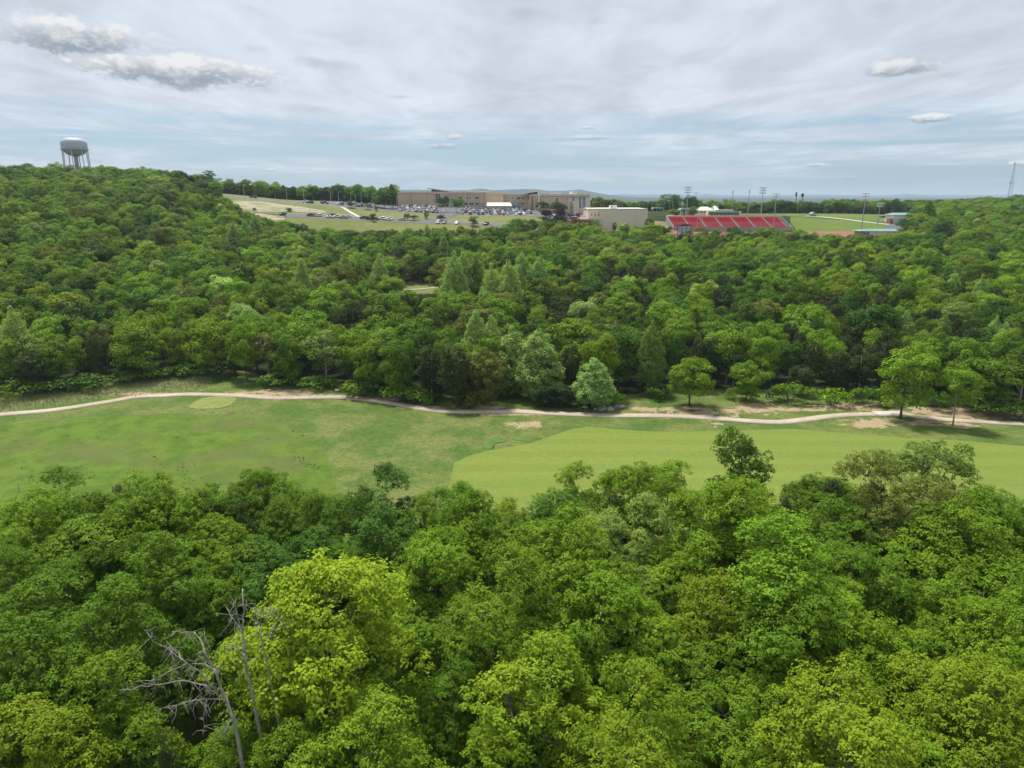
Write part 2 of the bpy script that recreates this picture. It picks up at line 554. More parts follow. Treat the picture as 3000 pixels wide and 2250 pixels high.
def ground_material(name, c1, c2, c3, s1=0.05, s2=0.6, bump=0.4, patch=0.5, stretch=(1, 1, 1), rot=0.0, dirt=False, bands=None, grain=0.3):
    """turf, litter and soil: two scales of patches and a fine grain"""
    m, g = mat_new(name)
    geo = g.node('ShaderNodeNewGeometry').outputs['Position']
    mp = g.node('ShaderNodeMapping', {'Vector': geo, 'Scale': stretch, 'Rotation': (0, 0, rot)}).outputs[0]
    a = g.noise(mp, s1, 6.0, 0.66, 0.2)
    b = g.noise(mp, s2, 4.0, 0.6, 0.2)
    fi = g.noise(geo, 5.0, 3.0, 0.7)
    c = g.mix(g.ramp(a, 0.5 - patch * 0.3, 0.5 + patch * 0.3), c1, c2)
    c = g.mix(g.m('MULTIPLY', g.ramp(b, 0.46, 0.72), 0.75), c, c3)
    if bands:
        w = g.node('ShaderNodeTexWave', {'Vector': geo, 'Scale': bands[0], 'Distortion': 1.2, 'Detail': 2.0, 'Detail Scale': 0.4}, bands_direction='Y')
        c = g.mix(g.m('MULTIPLY', g.ramp(w.outputs['Fac'], 0.3, 0.7), bands[2]), c, bands[1])
    md_ = g.noise(geo, 1.25, 4.0, 0.7)
    f = g.ramp(g.m('ADD', g.m('ADD', g.m('MULTIPLY', fi, 0.3), g.m('MULTIPLY', md_, 0.45)), g.m('MULTIPLY', b, 0.25)), 0.33, 0.67, 1.0 - grain, 1.0 + grain)
    c = g.node('ShaderNodeVectorMath', {0: c, 1: g.node('ShaderNodeCombineXYZ', {0: f, 1: f, 2: f}).outputs[0]}, operation='MULTIPLY').outputs[0]
    if dirt:
        at = g.node('ShaderNodeAttribute', attribute_name='dirt').outputs['Fac']
        dn = g.noise(geo, 0.45, 5.0, 0.7, 0.5)
        dm = g.ramp(g.m('ADD', at, g.m('MULTIPLY', g.m('SUBTRACT', dn, 0.5), 2.8)), 0.50, 0.74)
        dm = g.m('MULTIPLY', dm, g.ramp(at, 0.02, 0.25))
        soil = g.mix(g.ramp(g.noise(geo, 1.7, 4.0, 0.7), 0.35, 0.65), (0.42, 0.32, 0.22), (0.33, 0.225, 0.13))
        c = g.mix(g.m('MULTIPLY', dm, 0.85), c, soil)
        wd = g.node('ShaderNodeAttribute', attribute_name='weed').outputs['Fac']
        wn = g.noise(geo, 0.22, 7.0, 0.72, 0.15)
        wc = g.mix(g.ramp(wn, 0.38, 0.62), (0.064, 0.122, 0.011), (0.108, 0.168, 0.019))
        wc = g.mix(g.ramp(g.noise(geo, 0.06, 5.0, 0.6, 0.2), 0.47, 0.62, 0.0, 0.8), wc, (0.105, 0.125, 0.032))
        wc = g.mix(g.m('MULTIPLY', g.ramp(g.noise(geo, 1.1, 3.0, 0.6), 0.58, 0.7), 0.6), wc, (0.03, 0.075, 0.01))
        wm = g.ramp(g.m('ADD', wd, g.m('MULTIPLY', g.m('SUBTRACT', wn, 0.5), 0.5)), 0.4, 0.6)
        c = g.mix(wm, c, wc)
        st = g.node('ShaderNodeAttribute', attribute_name='straw').outputs['Fac']
        c = g.mix(g.m('MULTIPLY', st, g.ramp(g.noise(geo, 0.8, 4.0, 0.7), 0.3, 0.6)), c, (0.21, 0.215, 0.10))
    bp = g.node('ShaderNodeBump', {'Strength': bump, 'Distance': 0.25, 'Height': g.m('ADD', fi, g.m('MULTIPLY', b, 1.5))})
    sh = g.node('ShaderNodeBsdfPrincipled', {'Base Color': c, 'Roughness': 0.9, 'Specular IOR Level': 0.15, 'Normal': bp.outputs[0]})
    finish(g, sh.outputs[0])
    return m


M = {}
M['leaf'] = leaf_material("leaves", 'OBJECT')
M['leaf_mass'] = leaf_material("leaves of the far wood", 'INSTANCER')
M['bark'] = bark_material("grey brown bark", (0.085, 0.072, 0.058))
M['bark_pale'] = bark_material("pale bark", (0.30, 0.28, 0.25))
M['deadwood'] = bark_material("weathered dead wood", (0.30, 0.272, 0.222))
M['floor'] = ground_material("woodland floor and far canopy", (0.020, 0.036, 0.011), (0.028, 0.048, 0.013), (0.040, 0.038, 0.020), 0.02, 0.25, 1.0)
M['rough'] = ground_material("rough turf", (0.070, 0.124, 0.019), (0.142, 0.166, 0.044), (0.048, 0.098, 0.014), 0.11, 0.34, 0.35, patch=0.34, dirt=True, grain=0.38)
M['fairway'] = ground_material("mown fairway turf", (0.150, 0.198, 0.034), (0.175, 0.215, 0.040), (0.138, 0.196, 0.031), 0.03, 0.18, 0.12,
                               stretch=(0.35, 1, 1), bands=(0.055, (0.112, 0.172, 0.028), 0.34), grain=0.12)
M['tee'] = ground_material("mown tee turf", (0.180, 0.212, 0.055), (0.20, 0.228, 0.062), (0.16, 0.20, 0.045), 0.1, 0.6, 0.1)
M['hollow'] = ground_material("lush grass in the hollow", (0.075, 0.15, 0.03), (0.10, 0.175, 0.04), (0.06, 0.13, 0.02), 0.3, 1.2, 0.3)
M['lawn'] = ground_material("school lawn", (0.130, 0.152, 0.036), (0.185, 0.182, 0.060), (0.108, 0.142, 0.028), 0.06, 0.3, 0.3)
M['bank'] = ground_material("bright grass bank", (0.100, 0.155, 0.022), (0.130, 0.170, 0.030), (0.085, 0.140, 0.018), 0.05, 0.3, 0.3)
M['scar'] = ground_material("bare pale earth", (0.40, 0.345, 0.27), (0.20, 0.20, 0.085), (0.16, 0.175, 0.06), 0.11, 0.2, 0.6, stretch=(0.5, 1, 1))
M['drybank'] = ground_material("dry brown bank", (0.26, 0.19, 0.11), (0.20, 0.165, 0.075), (0.13, 0.15, 0.05), 0.1, 0.4, 0.5)
M['path'] = simple("concrete path", (0.41, 0.335, 0.25), 0.85, var=0.2, scale=0.12)
M['slab'] = simple("new concrete", (0.50, 0.465, 0.41), 0.8, var=0.08)
M['asphalt'] = simple("asphalt", (0.105, 0.105, 0.112), 0.85, var=0.18, scale=0.12)
M['kerb'] = simple("pale kerb concrete", (0.46, 0.43, 0.38), 0.85, var=0.1)
M['track'] = simple("red running track", (0.26, 0.095, 0.08), 0.9, var=0.12, scale=0.1)
M['gravel'] = simple("gravel", (0.40, 0.35, 0.27), 0.9, var=0.2, scale=0.5)
M['rock'] = simple("grey limestone", (0.36, 0.34, 0.31), 0.9, var=0.35, scale=0.8)

# ------------------------------------------------------------------ the setting: ground, turf, paths, roads
ni, nj = len(AX), len(AY)
vid = np.arange(ni * nj).reshape(ni, nj)
gf = np.stack([vid[:-1, :-1], vid[1:, :-1], vid[1:, 1:], vid[:-1, 1:]], -1).reshape(-1, 4)
gv = np.stack([GXX, GYY, HZ], -1).reshape(-1, 3)
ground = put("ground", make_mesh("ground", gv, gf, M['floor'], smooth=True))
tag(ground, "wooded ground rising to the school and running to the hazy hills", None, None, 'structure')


def drape(name, mat, xy, off, label, smooth=True, attrs=None, keep=None, kind='structure', cat=None):
    """a sheet lying on the terrain; xy is a grid (n, m, 2)"""
    n, m_ = xy.shape[:2]
    z = zt(xy[..., 0].ravel(), xy[..., 1].ravel()) + off
    v = np.column_stack([xy.reshape(-1, 2), z])
    ids = np.arange(n * m_).reshape(n, m_)
    q = np.stack([ids[:-1, :-1], ids[1:, :-1], ids[1:, 1:], ids[:-1, 1:]], -1)
    q = q[keep] if keep is not None else q.reshape(-1, 4)
    o = put(name, make_mesh(name, v, q, mat, attrs=attrs, smooth=smooth))
    return tag(o, label, cat, None, kind)


def proj_np(x, y, z):
    p = R(PITCH)
    dz = z - CAM_Z
    f = y * math.cos(p) - dz * math.sin(p)
    u = y * math.sin(p) + dz * math.cos(p)
    return 1500 + F_PX * x / f, 1125 - F_PX * u / f


def floor_pt(px, py):
    """point on the golf course, which lies close to level zero"""
    x, y, z = on_ground(px, py, 200.0)
    return x, y


EDGE_PX = [(-600, 1180), (0, 1158), (130, 1155), (250, 1138), (400, 1112), (560, 1102), (700, 1116), (850, 1132), (960, 1138), (1100, 1168), (1300, 1188), (1430, 1172), (1560, 1168),
           (1700, 1185), (1850, 1168), (2000, 1165), (2150, 1160), (2300, 1160), (2450, 1166), (2600, 1176), (2750, 1192), (2900, 1212), (3100, 1228), (3700, 1260)]
EDGE = np.array([floor_pt(*p) for p in EDGE_PX])


def edge_y(x):
    return np.interp(x, EDGE[:, 0], EDGE[:, 1])


PATH_PX = [(-250, 1245), (0, 1221), (150, 1207), (300, 1184), (400, 1168), (480, 1161), (560, 1159), (700, 1164), (800, 1168), (900, 1168), (1000, 1166), (1080, 1175), (1180, 1191), (1280, 1206), (1360, 1210), (1500, 1207),
        (1600, 1212), (1750, 1221), (2000, 1226), (2250, 1238), (2340, 1234), (2450, 1223), (2560, 1216), (2640, 1219), (2750, 1230), (2900, 1240), (3000, 1248), (3300, 1275)]
# golf course: one sheet of rough turf with worn and weedy places
xs = np.arange(-150, 150.1, 1.0)
ys = np.arange(24, 172.1, 1.0)
GX, GY = np.meshgrid(xs, ys, indexing='ij')
GZ = zt(GX.ravel(), GY.ravel()).reshape(GX.shape)
PX, PY = proj_np(GX, GY, GZ)


def blob(px, py, rx, ry):
    return np.clip(1.25 - np.sqrt(((PX - px) / rx) ** 2 + ((PY - py) / ry) ** 2), 0, 1)


dirt = np.zeros_like(GX)
for b in [(1430, 1194, 95, 9), (1545, 1246, 75, 16), (2050, 1214, 170, 17), (2225, 1196, 95, 24), (2560, 1241, 130, 20), (2690, 1240, 80, 10), (2815, 1247, 90, 11), (2760, 1203, 260, 15),
          (820, 1152, 190, 14), (430, 1155, 150, 7), (1890, 1200, 60, 10), (2500, 1188, 160, 9), (2900, 1222, 160, 12), (1120, 1172, 120, 8), (1240, 1195, 100, 7), (1480, 1215, 160, 5),
          (2100, 1243, 40, 5), (2330, 1200, 420, 9), (2850, 1216, 320, 13), (1990, 1198, 120, 9)]:
    dirt = np.maximum(dirt, blob(*b))
pth = np.array([floor_pt(*p) for p in PATH_PX])
dd = np.min(np.stack([np.abs(GY - np.interp(GX, pth[:, 0], pth[:, 1]))]), 0)
dirt = np.maximum(dirt, np.clip(0.52 - dd / 5.5, 0, 0.5))
wr = np.interp(PY, [1200, 1225, 1250, 1280, 1330, 1440, 1600], [300, 770, 850, 905, 955, 992, 1040])
weed = np.clip((wr - PX) / 50 + 0.5, 0, 1) * np.clip((PY - np.interp(PX, [0, 300, 500, 800], [1245, 1222, 1212, 1225])) / 12 + 0.5, 0, 1)
straw = np.maximum(np.clip(1 - np.abs(PY - np.interp(PX, [0, 200, 400, 620], [1185, 1160, 1130, 1120])) / 26, 0, 1) * np.clip((640 - PX) / 120, 0, 1), 0)
keepc = (GY[:-1, :-1] < edge_y(GX[:-1, :-1]) + 5 + 3 * smooth_noise(GX[:-1, :-1], GY[:-1, :-1], 6, 4))
drape("rough_turf", M['rough'], np.stack([GX, GY], -1), 0.06, "rough golf turf with worn earth and weedy meadow beside the path",
      attrs={'dirt': ('POINT', 'FLOAT', dirt), 'weed': ('POINT', 'FLOAT', weed), 'straw': ('POINT', 'FLOAT', straw)}, keep=keepc)

U = [(-10.5, 44.0), (-9.2, 62.0)] + [floor_pt(*p) for p in [(1316, 1369), (1370, 1340), (1420, 1324), (1500, 1312), (1560, 1300), (1633, 1274), (1680, 1261), (1723, 1255), (1800, 1260), (1900, 1267), (2000, 1271),
                                                           (2120, 1263), (2330, 1262), (2450, 1272), (2650, 1290), (2800, 1294), (3000, 1312), (3300, 1345)]]
U = np.array(U)
fx = np.linspace(-10.4, 88, 130)
fu = np.interp(fx, U[:, 0], U[:, 1])
tt = np.linspace(0, 1, 40)
fxy = np.stack([np.repeat(fx[:, None], 40, 1), 44 + (fu[:, None] - 44) * tt[None, :]], -1)
drape("fairway", M['fairway'], fxy, 0.10, "pale mown fairway with faint mowing bands")


def ring_sheet(name, mat, pts, off, label, rings=6):
    pts = np.array(pts)
    c = pts.mean(0)
    t = np.linspace(0, 1, rings)
    g_ = c[None, None, :] + (pts[:, None, :] - c) * t[None, :, None]
    g_ = np.concatenate([g_, g_[:1]], 0)
    return drape(name, mat, g_, off, label)


tc_ = floor_pt(625, 1182)
ring_sheet("tee", M['tee'], [(tc_[0] + 4.1 * math.copysign(abs(math.cos(t)) ** 0.7, math.cos(t)), tc_[1] + 4.3 * math.copysign(abs(math.sin(t)) ** 0.8, math.sin(t))) for t in np.linspace(0, 2 * math.pi, 40)[:-1]], 0.12,
           "pale oval golf tee below the path")
for pts in ([(1416, 1312), (1424, 1300), (1445, 1291), (1475, 1289), (1487, 1294), (1470, 1298), (1450, 1303), (1442, 1313), (1446, 1320), (1430, 1319)],
            [(1502, 1289), (1515, 1282), (1530, 1285), (1552, 1291), (1572, 1297), (1562, 1303), (1545, 1299), (1525, 1294), (1510, 1293)]):
    ring_sheet("grass_hollow", M['hollow'], [floor_pt(*p) for p in pts], 0.11, "dark lush grass in a shallow hollow beside the fairway", 5)


def catmull(p, n=8):
    p = [np.array(q, float) for q in p]
    p = [2 * p[0] - p[1]] + p + [2 * p[-1] - p[-2]]
    out = []
    for i in range(1, len(p) - 2):
        for k in range(n):
            t = k / n
            out.append(0.5 * (2 * p[i] + (p[i + 1] - p[i - 1]) * t + (2 * p[i - 1] - 5 * p[i] + 4 * p[i + 1] - p[i + 2]) * t * t + (3 * p[i] - p[i - 1] - 3 * p[i + 1] + p[i + 2]) * t ** 3))
    out.append(p[-2])
    return np.array(out)


def strip(name, mat, line, width, off, label, thick=0.12, n=8, cat=None, kind='structure'):
    c = catmull(line, n)
    t = np.gradient(c, axis=0)
    t /= np.linalg.norm(t, axis=1)[:, None]
    nn = np.stack([-t[:, 1], t[:, 0]], -1)
    w = width * 0.5
    rows = [c - nn * w, c - nn * w, c, c + nn * w, c + nn * w]
    z0 = [-thick, 0, 0.02, 0, -thick]
    vs = []
    for r_, dz in zip(rows, z0):
        vs.append(np.column_stack([r_, zt(r_[:, 0], r_[:, 1]) + off + dz]))
    k = len(c)
    v = np.concatenate(vs)
    ids = np.arange(5 * k).reshape(5, k)
    q = np.stack([ids[:-1, :-1], ids[:-1, 1:], ids[1:, 1:], ids[1:, :-1]], -1).reshape(-1, 4)
    return tag(put(name, make_mesh(name, v, q, mat)), label, cat, None, kind)


PATH = PATH_PX
strip("cart_path", M['path'], [floor_pt(*p) for p in PATH], 2.35, 0.15, "winding beige concrete golf cart path")
strip("footbridge", M['slab'], [floor_pt(*p) for p in [(2562, 1215), (2600, 1216), (2645, 1219)]], 3.0, 0.26, "pale new concrete bridge slab on the cart path under the oak", thick=0.4, cat="bridge", kind=None)
strip("gravel_track", M['gravel'], [(xs_of(p, d), d) for p, d in [(1140, 271), (1190, 273), (1250, 276), (1310, 281)]], 2.2, 0.12, "pale gravel track in the clearing of the wood")


def sheet(name, mat, px0, px1, d0, d1, off, label, n=None, m_=10):
    """px0/px1 and d0/d1 may be lists of (px) corner values: straight quad in plan"""
    n = n or max(6, int(abs(px1 - px0) / 12))
    p = np.linspace(px0, px1, n)
    lo = np.interp(p, *zip(*d0)) if isinstance(d0, list) else np.full(n, float(d0))
    hi = np.interp(p, *zip(*d1)) if isinstance(d1, list) else np.full(n, float(d1))
    t = np.linspace(0, 1, m_)
    D = lo[:, None] + (hi - lo)[:, None] * t[None, :]
    X = (p[:, None] - 1500) * D / 2140
    return drape(name, mat, np.stack([X, D], -1), off, label)


sheet("clearing", M['lawn'], 1148, 1300, 246, 290, 0.05, "pale open clearing in the wood")
sheet("embankment", M['lawn'], 770, 1560, [(770, 404), (850, 396), (1560, 400)], [(770, 430), (850, 436), (1560, 436)], 0.06, "dry grass bank below the lower school road")
sheet("school_lawn", M['lawn'], 830, 1590, 444, [(830, 483), (1130, 480), (1140, 478), (1590, 478)], 0.06, "sloping lawn between the two school roads")
sheet("verge", M['lawn'], 560, 1000, 489, [(560, 540), (1000, 530)], 0.06, "grass verge behind the upper school road")
sheet("bare_earth", M['scar'], 672, 955, [(672, 446), (760, 444), (955, 455)], [(672, 466), (760, 474), (880, 469), (955, 461)], 0.12, "pale eroded bare earth below the upper school road")
sheet("bare_earth", M['scar'], 735, 832, [(735, 420), (832, 430)], [(735, 440), (832, 437)], 0.10, "brown eroded bank left of the lower school road")
sheet("hillside_grass", M['lawn'], 600, 840, [(600, 468), (690, 440), (840, 440)], [(600, 484), (840, 483)], 0.05, "grass slope below the upper school road")
sheet("asphalt_road", M['asphalt'], 836, 1545, 435.5, 444.5, 0.12, "lower school road lined with parked cars")
sheet("asphalt_road", M['asphalt'], 540, 1140, 480.5, 489.5, 0.12, "upper school road running down from the wooded hill")
sheet("parking_lot", M['asphalt'], 940, 1335, [(940, 490), (1000, 482), (1335, 478.5)], [(940, 520), (1000, 528), (1335, 534)], 0.10, "asphalt car park in front of the left school wing")
sheet("parking_lot", M['asphalt'], 1335, 1600, 478.5, [(1335, 534), (1360, 524), (1600, 520)], 0.10, "asphalt car park in front of the middle school wing")
sheet("parking_lot", M['asphalt'], 1586, 1735, [(1586, 474), (1735, 452)], [(1586, 512), (1735, 494)], 0.11, "asphalt car park before the tall right school wing")
drape("asphalt_road", M['asphalt'], np.array([[[xs_of(1222, 444.5), 444.5], [xs_of(1262, 455), 455], [xs_of(1285, 466), 466], [xs_of(1296, 479), 479]],
                                              [[xs_of(1290, 444.5), 444.5], [xs_of(1306, 455), 455], [xs_of(1322, 466), 466], [xs_of(1345, 479), 479]]]), 0.13, "short access road from the lower road up to the car parks", smooth=False)
strip("kerb", M['kerb'], [(xs_of(p, 478.2), 478.2) for p in (1000, 1100, 1200, 1290)], 0.7, 0.28, "pale kerb along the front of the left car park", thick=0.3)
strip("kerb", M['kerb'], [(xs_of(p, 478.2), 478.2) for p in (1348, 1420, 1500, 1590)], 0.7, 0.28, "pale kerb along the front of the middle car park", thick=0.3)
strip("kerb", M['kerb'], [(xs_of(p, 445.2), 445.2) for p in (850, 1000, 1100, 1218)], 0.7, 0.28, "pale kerb along the lower road left of the access road", thick=0.3)
strip("kerb", M['kerb'], [(xs_of(p, 445.2), 445.2) for p in (1296, 1360, 1440, 1540)], 0.7, 0.28, "pale kerb along the lower road right of the access road", thick=0.3)
strip("kerb", M['kerb'], [(xs_of(p, 479.6), 479.6) for p in (620, 750, 900, 1000)], 0.7, 0.26, "pale kerb along the upper school road", thick=0.3)
strip("footpath", M['slab'], [(xs_of(p, d), d) for p, d in [(1002, 479), (1018, 468), (1036, 456), (1052, 446)]], 2.4, 0.16, "diagonal concrete footpath down the school lawn")
M['concrete_walk'] = simple("weathered concrete", (0.30, 0.28, 0.26), 0.85, var=0.12)
# stadium ground
sheet("running_track", M['track'], 1890, 2545, 424, 445, 0.10, "red running track in front of the grandstand")
sheet("plaza", M['concrete_walk'], 1956, 2282, 468, 492, 0.10, "concrete walkway behind the grandstand")
sheet("grass_bank", M['bank'], 2318, 2640, [(2318, 446), (2640, 440)], [(2318, 500), (2640, 498)], 0.08, "bright grass bank beside the grandstand")
sheet("practice_field", M['bank'], 2170, 2650, 503, 610, 0.08, "flat grass practice field beyond the grandstand")
sheet("service_path", M['kerb'], 2360, 2612, [(2360, 512), (2612, 490)], [(2360, 517), (2612, 495)], 0.16, "concrete service path across the grass bank")
sheet("driveway", M['asphalt'], 2598, 2672, [(2598, 462), (2672, 455)], 499, 0.16, "grey driveway in front of the white equipment building")
sheet("stadium_grass", M['bank'], 2540, 2700, 404, 440, 0.08, "grass in front of the low green roofed building")
sheet("theatre_lawn", M['bank'], 1740, 1830, 408, 428, 0.08, "lawn in front of the windowless beige hall")
sheet("dirt_bank", M['drybank'], 1900, 1962, [(1900, 440), (1962, 436)], 468, 0.12, "dry earth bank left of the grandstand")

# ------------------------------------------------------------------ trees
UP = np.array([0, 0, 1.0])


def unit(v):
    return v / np.maximum(np.linalg.norm(v, axis=-1, keepdims=True), 1e-9)


def rand_dirs(rng, n, zmin=-1.0):
    z = rng.uniform(zmin, 1, n)
    t = rng.uniform(0, 2 * np.pi, n)
    s = np.sqrt(1 - z * z)
    return np.stack([s * np.cos(t), s * np.sin(t), z], -1)


def leaf_faces(P, Nn, size, rng, aspect=0.62, along=None, fold=0.12):
    """one folded kite per leaf or leaf spray"""
    n = len(P)
    r = rng.normal(size=(n, 3)) if along is None else along + 0.35 * rng.normal(size=(n, 3))
    t = unit(r - (r * Nn).sum(-1, keepdims=True) * Nn)
    b = np.cross(Nn, t)
    s = size[:, None]
    w = s * aspect * 0.5
    v = np.stack([P - t * s * 0.5, P + b * w - t * s * 0.06 + Nn * s * fold, P + t * s * 0.5 - Nn * s * 0.10, P - b * w - t * s * 0.06 + Nn * s * fold], 1)
    f = np.arange(4 * n).reshape(n, 4)
    return v.reshape(-1, 3), f


def crown_mesh(name, lobes, rng, rc, per_m2, leaf, aspect=0.62, flat=0.72, zmin=-0.35, cull=0.74, tonevar=0.28, drop=0.0, outward=0.55, needle=False, bumps=3.2, tuft=0.0, jit=0.42):
    """lobes: (centre, radius xyz); clusters sit on the lobes, leaves on the clusters"""
    C, Rl = np.array([l[0] for l in lobes]), np.array([l[1] for l in lobes])
    cen, cr = [], []
    for c, r in zip(C, Rl):
        rm = r.mean()
        n = max(5, int(bumps * (rm / rc) ** 2))
        d = rand_dirs(rng, n, zmin)
        p = c + d * r * rng.uniform(0.80, 1.04, (n, 1))
        q = (p[:, None, :] - C[None]) / Rl[None]
        inside = (np.linalg.norm(q, axis=-1) < cull).any(1)
        cen.append(p[~inside])
        cr.append(rc * rng.uniform(0.7, 1.3, (~inside).sum()))
    cen, cr = np.concatenate(cen), np.concatenate(cr)
    if drop:
        k = rng.random(len(cen)) > drop
        cen, cr = cen[k], cr[k]
    axis = np.array([0, 0, cen[:, 2].mean()])
    Ps, Ns, Ts, Al = [], [], [], []
    for c, r in zip(cen, cr):
        n = max(6, int(per_m2 * r * r * 6.5))
        d = rand_dirs(rng, n, -0.55)
        p = c + d * np.array([r, r, r * flat]) * rng.uniform(0.55, 1.12, (n, 1)) ** 0.6
        o = unit(c - axis)
        if tuft:     # leaves in rosettes at the twig ends
            nt = max(3, n // 11)
            td = rand_dirs(rng, nt, -0.45)
            tp = c + td * np.array([r, r, r * flat]) * rng.uniform(0.72, 1.1, (nt, 1))
            ti_ = rng.integers(0, nt, n)
            e = rand_dirs(rng, n, -0.2)
            p = tp[ti_] + e * tuft * rng.uniform(0.5, 1.15, (n, 1))
            d = unit(td[ti_] * 0.8 + e * 0.75)
        nn = unit(outward * d + 0.22 * o + 0.42 * UP + jit * rng.normal(size=(n, 3)))
        Ps.append(p)
        Ns.append(nn)
        Al.append(e * 0.9 + d * 0.3 - UP * 0.2 if tuft else d * 0.8 + o * 0.4 - UP * 0.25 if not needle else o * 0.7 + UP * 0.6 + d * 0.5)
        Ts.append(np.clip(0.5 + tonevar * rng.normal() * 0.45 + tonevar * rng.normal(size=n) * 0.6, 0, 1))
    P, Nn, T, Al = np.concatenate(Ps), np.concatenate(Ns), np.concatenate(Ts), np.concatenate(Al)
    size = leaf * rng.uniform(0.7, 1.3, len(P))
    v, f = leaf_faces(P, Nn, size, rng, aspect, Al)
    return make_mesh(name, v, f, M['leaf'], attrs={'tone': ('FACE', 'FLOAT', T)}), cen


def broad_lobes(rng, Rr, H, base, wild=1.0, n1=5, n2=6, n3=5, ls=1.0):
    L = [((rng.normal() * 0.1 * Rr, rng.normal() * 0.1 * Rr, H - 0.45 * Rr), (0.48 * Rr, 0.48 * Rr, 0.45 * Rr))]
    span = H - base
    for cnt, zf, rad, rr in ((n1, 0.72, 0.46, 0.43), (n2, 0.48, 0.60, 0.42), (n3, 0.24, 0.52, 0.38)):
        ph = rng.uniform(0, 6.28)
        for k in range(cnt):
            a = ph + 6.283 * k / cnt + rng.normal() * 0.22
            q = rad * Rr * (1 + 0.2 * wild * rng.normal())
            s = ls * rr * Rr * rng.uniform(0.72, 1.22)
            z = base + span * zf + 0.10 * span * wild * rng.normal()
            L.append(((q * math.cos(a), q * math.sin(a), z), (s, s, s * rng.uniform(0.82, 1.08))))
    return L


def trunk_mesh(name, mat, rng, H, lobes, r0, top=0.8, limbs=True, twigs=None, sides=7, lean=0.3):
    mb = MB()
    zt_ = H * top
    bend = rng.normal(size=(4, 2)) * lean
    pts, rad = [], []
    for i in range(6):
        t = i / 5
        off = bend[0] * t * t + bend[1] * math.sin(3 * t) * 0.4
        pts.append((off[0], off[1], -0.6 + (zt_ + 0.6) * t))
        rad.append(r0 * (1.35 if i == 0 else 1.0) * (1 - 0.8 * t))
    mb.tube(pts, rad, sides)
    if limbs:
        for c, s in lobes:
            c = np.array(c)
            z0 = max(H * 0.18, min(zt_ * 0.95, c[2] - 0.9 * np.hypot(c[0], c[1]) - 0.4))
            t = (z0 + 0.6) / (zt_ + 0.6)
            off = bend[0] * t * t + bend[1] * math.sin(3 * t) * 0.4
            st = np.array([off[0], off[1], z0])
            mid = st * 0.45 + c * 0.55 + rng.normal(size=3) * 0.3
            r1 = r0 * 0.36
            mb.tube([st, mid, c], [r1, r1 * 0.6, r1 * 0.2], 5, cap=False)
    if twigs is not None and len(twigs):
        C = np.array([l[0] for l in lobes])
        for p in twigs:
            c = C[np.argmin(((C - p) ** 2).sum(1))]
            m_ = (p + c) / 2 + rng.normal(size=3) * 0.15
            mb.tube([c, m_, p], [0.05, 0.035, 0.012], 4, cap=False)
    return mb.mesh(name, mat, smooth=True)


# variants: (trunk mesh, crown mesh, reference radius, reference height)
VAR = {}


def variant(kind, k, trunk, crown, rr, hh):
    VAR.setdefault(kind, []).append((trunk, crown, rr, hh))


for k in range(6):        # near trees, single leaves
    rng = np.random.default_rng(100 + k)
    L = broad_lobes(rng, 5.0, 16.0, 5.4, 1.2 + 0.2 * k, 4 + k % 2, 5 + k % 3, 6, 0.96)
    cm, cen = crown_mesh("crown", L, rng, 0.98, 42, 0.205, tonevar=0.24, tuft=0.29, flat=0.82, jit=0.22, bumps=2.9)
    sub = cen[rng.random(len(cen)) < 0.45]
    variant('near', k, trunk_mesh("trunk", M['bark'], rng, 16, L, 0.26, twigs=sub), cm, 5.0, 16.0)
for k in range(2):        # near, open crown with limbs showing
    rng = np.random.default_rng(130 + k)
    L = broad_lobes(rng, 5.0, 16.0, 6.5, 1.5, 4, 5, 3)
    cm, cen = crown_mesh("crown", L, rng, 0.66, 44, 0.172, drop=0.30, tonevar=0.3, cull=0.6, tuft=0.22, jit=0.3)
    variant('near_open', k, trunk_mesh("trunk", M['bark'], rng, 16, L, 0.24, twigs=cen[::2]), cm, 5.0, 16.0)
for k in range(3):        # near cedar
    rng = np.random.default_rng(150 + k)
    L = [((0.25 * rng.normal(), 0.25 * rng.normal(), 1.6 + 8.6 * t), ((2.0 * (1 - t) ** 0.75 + 0.42),) * 2 + (0.95,)) for t in np.linspace(0, 1, 9)]
    cm, cen = crown_mesh("crown", L, rng, 0.42, 55, 0.26, aspect=0.28, flat=0.9, zmin=-0.6, cull=0.7, needle=True, tonevar=0.3, bumps=4.0)
    variant('near_cedar', k, trunk_mesh("trunk", M['bark'], rng, 10.6, L, 0.17, top=0.9, limbs=False), cm, 2.4, 10.6)
for k in range(8):        # trees of the wood across the fairway, leaf sprays
    rng = np.random.default_rng(200 + k)
    L = broad_lobes(rng, 4.0, 12.5, (3.2, 4.4, 2.4, 5.0)[k % 4], 1.0 + 0.12 * k, 4 + k % 2, 5 + k % 2, 4 + k % 3)
    cm, cen = crown_mesh("crown", L, rng, 1.08, 12.0, 0.38, aspect=0.7, flat=0.9, tonevar=0.26, bumps=2.6, jit=0.22)
    variant('mid', k, trunk_mesh("trunk", M['bark_pale'] if k % 3 == 0 else M['bark'], rng, 12.5, L, 0.19, sides=6), cm, 4.0, 12.5)
for k in range(2):
    rng = np.random.default_rng(230 + k)
    L = broad_lobes(rng, 4.0, 12.5, 4.8, 1.5, 4, 4, 3)
    cm, cen = crown_mesh("crown", L, rng, 0.62, 7.0, 0.40, aspect=0.7, drop=0.35, tonevar=0.3, cull=0.6)
    variant('mid_open', k, trunk_mesh("trunk", M['bark_pale'], rng, 12.5, L, 0.19, sides=6, twigs=cen[::2]), cm, 4.0, 12.5)
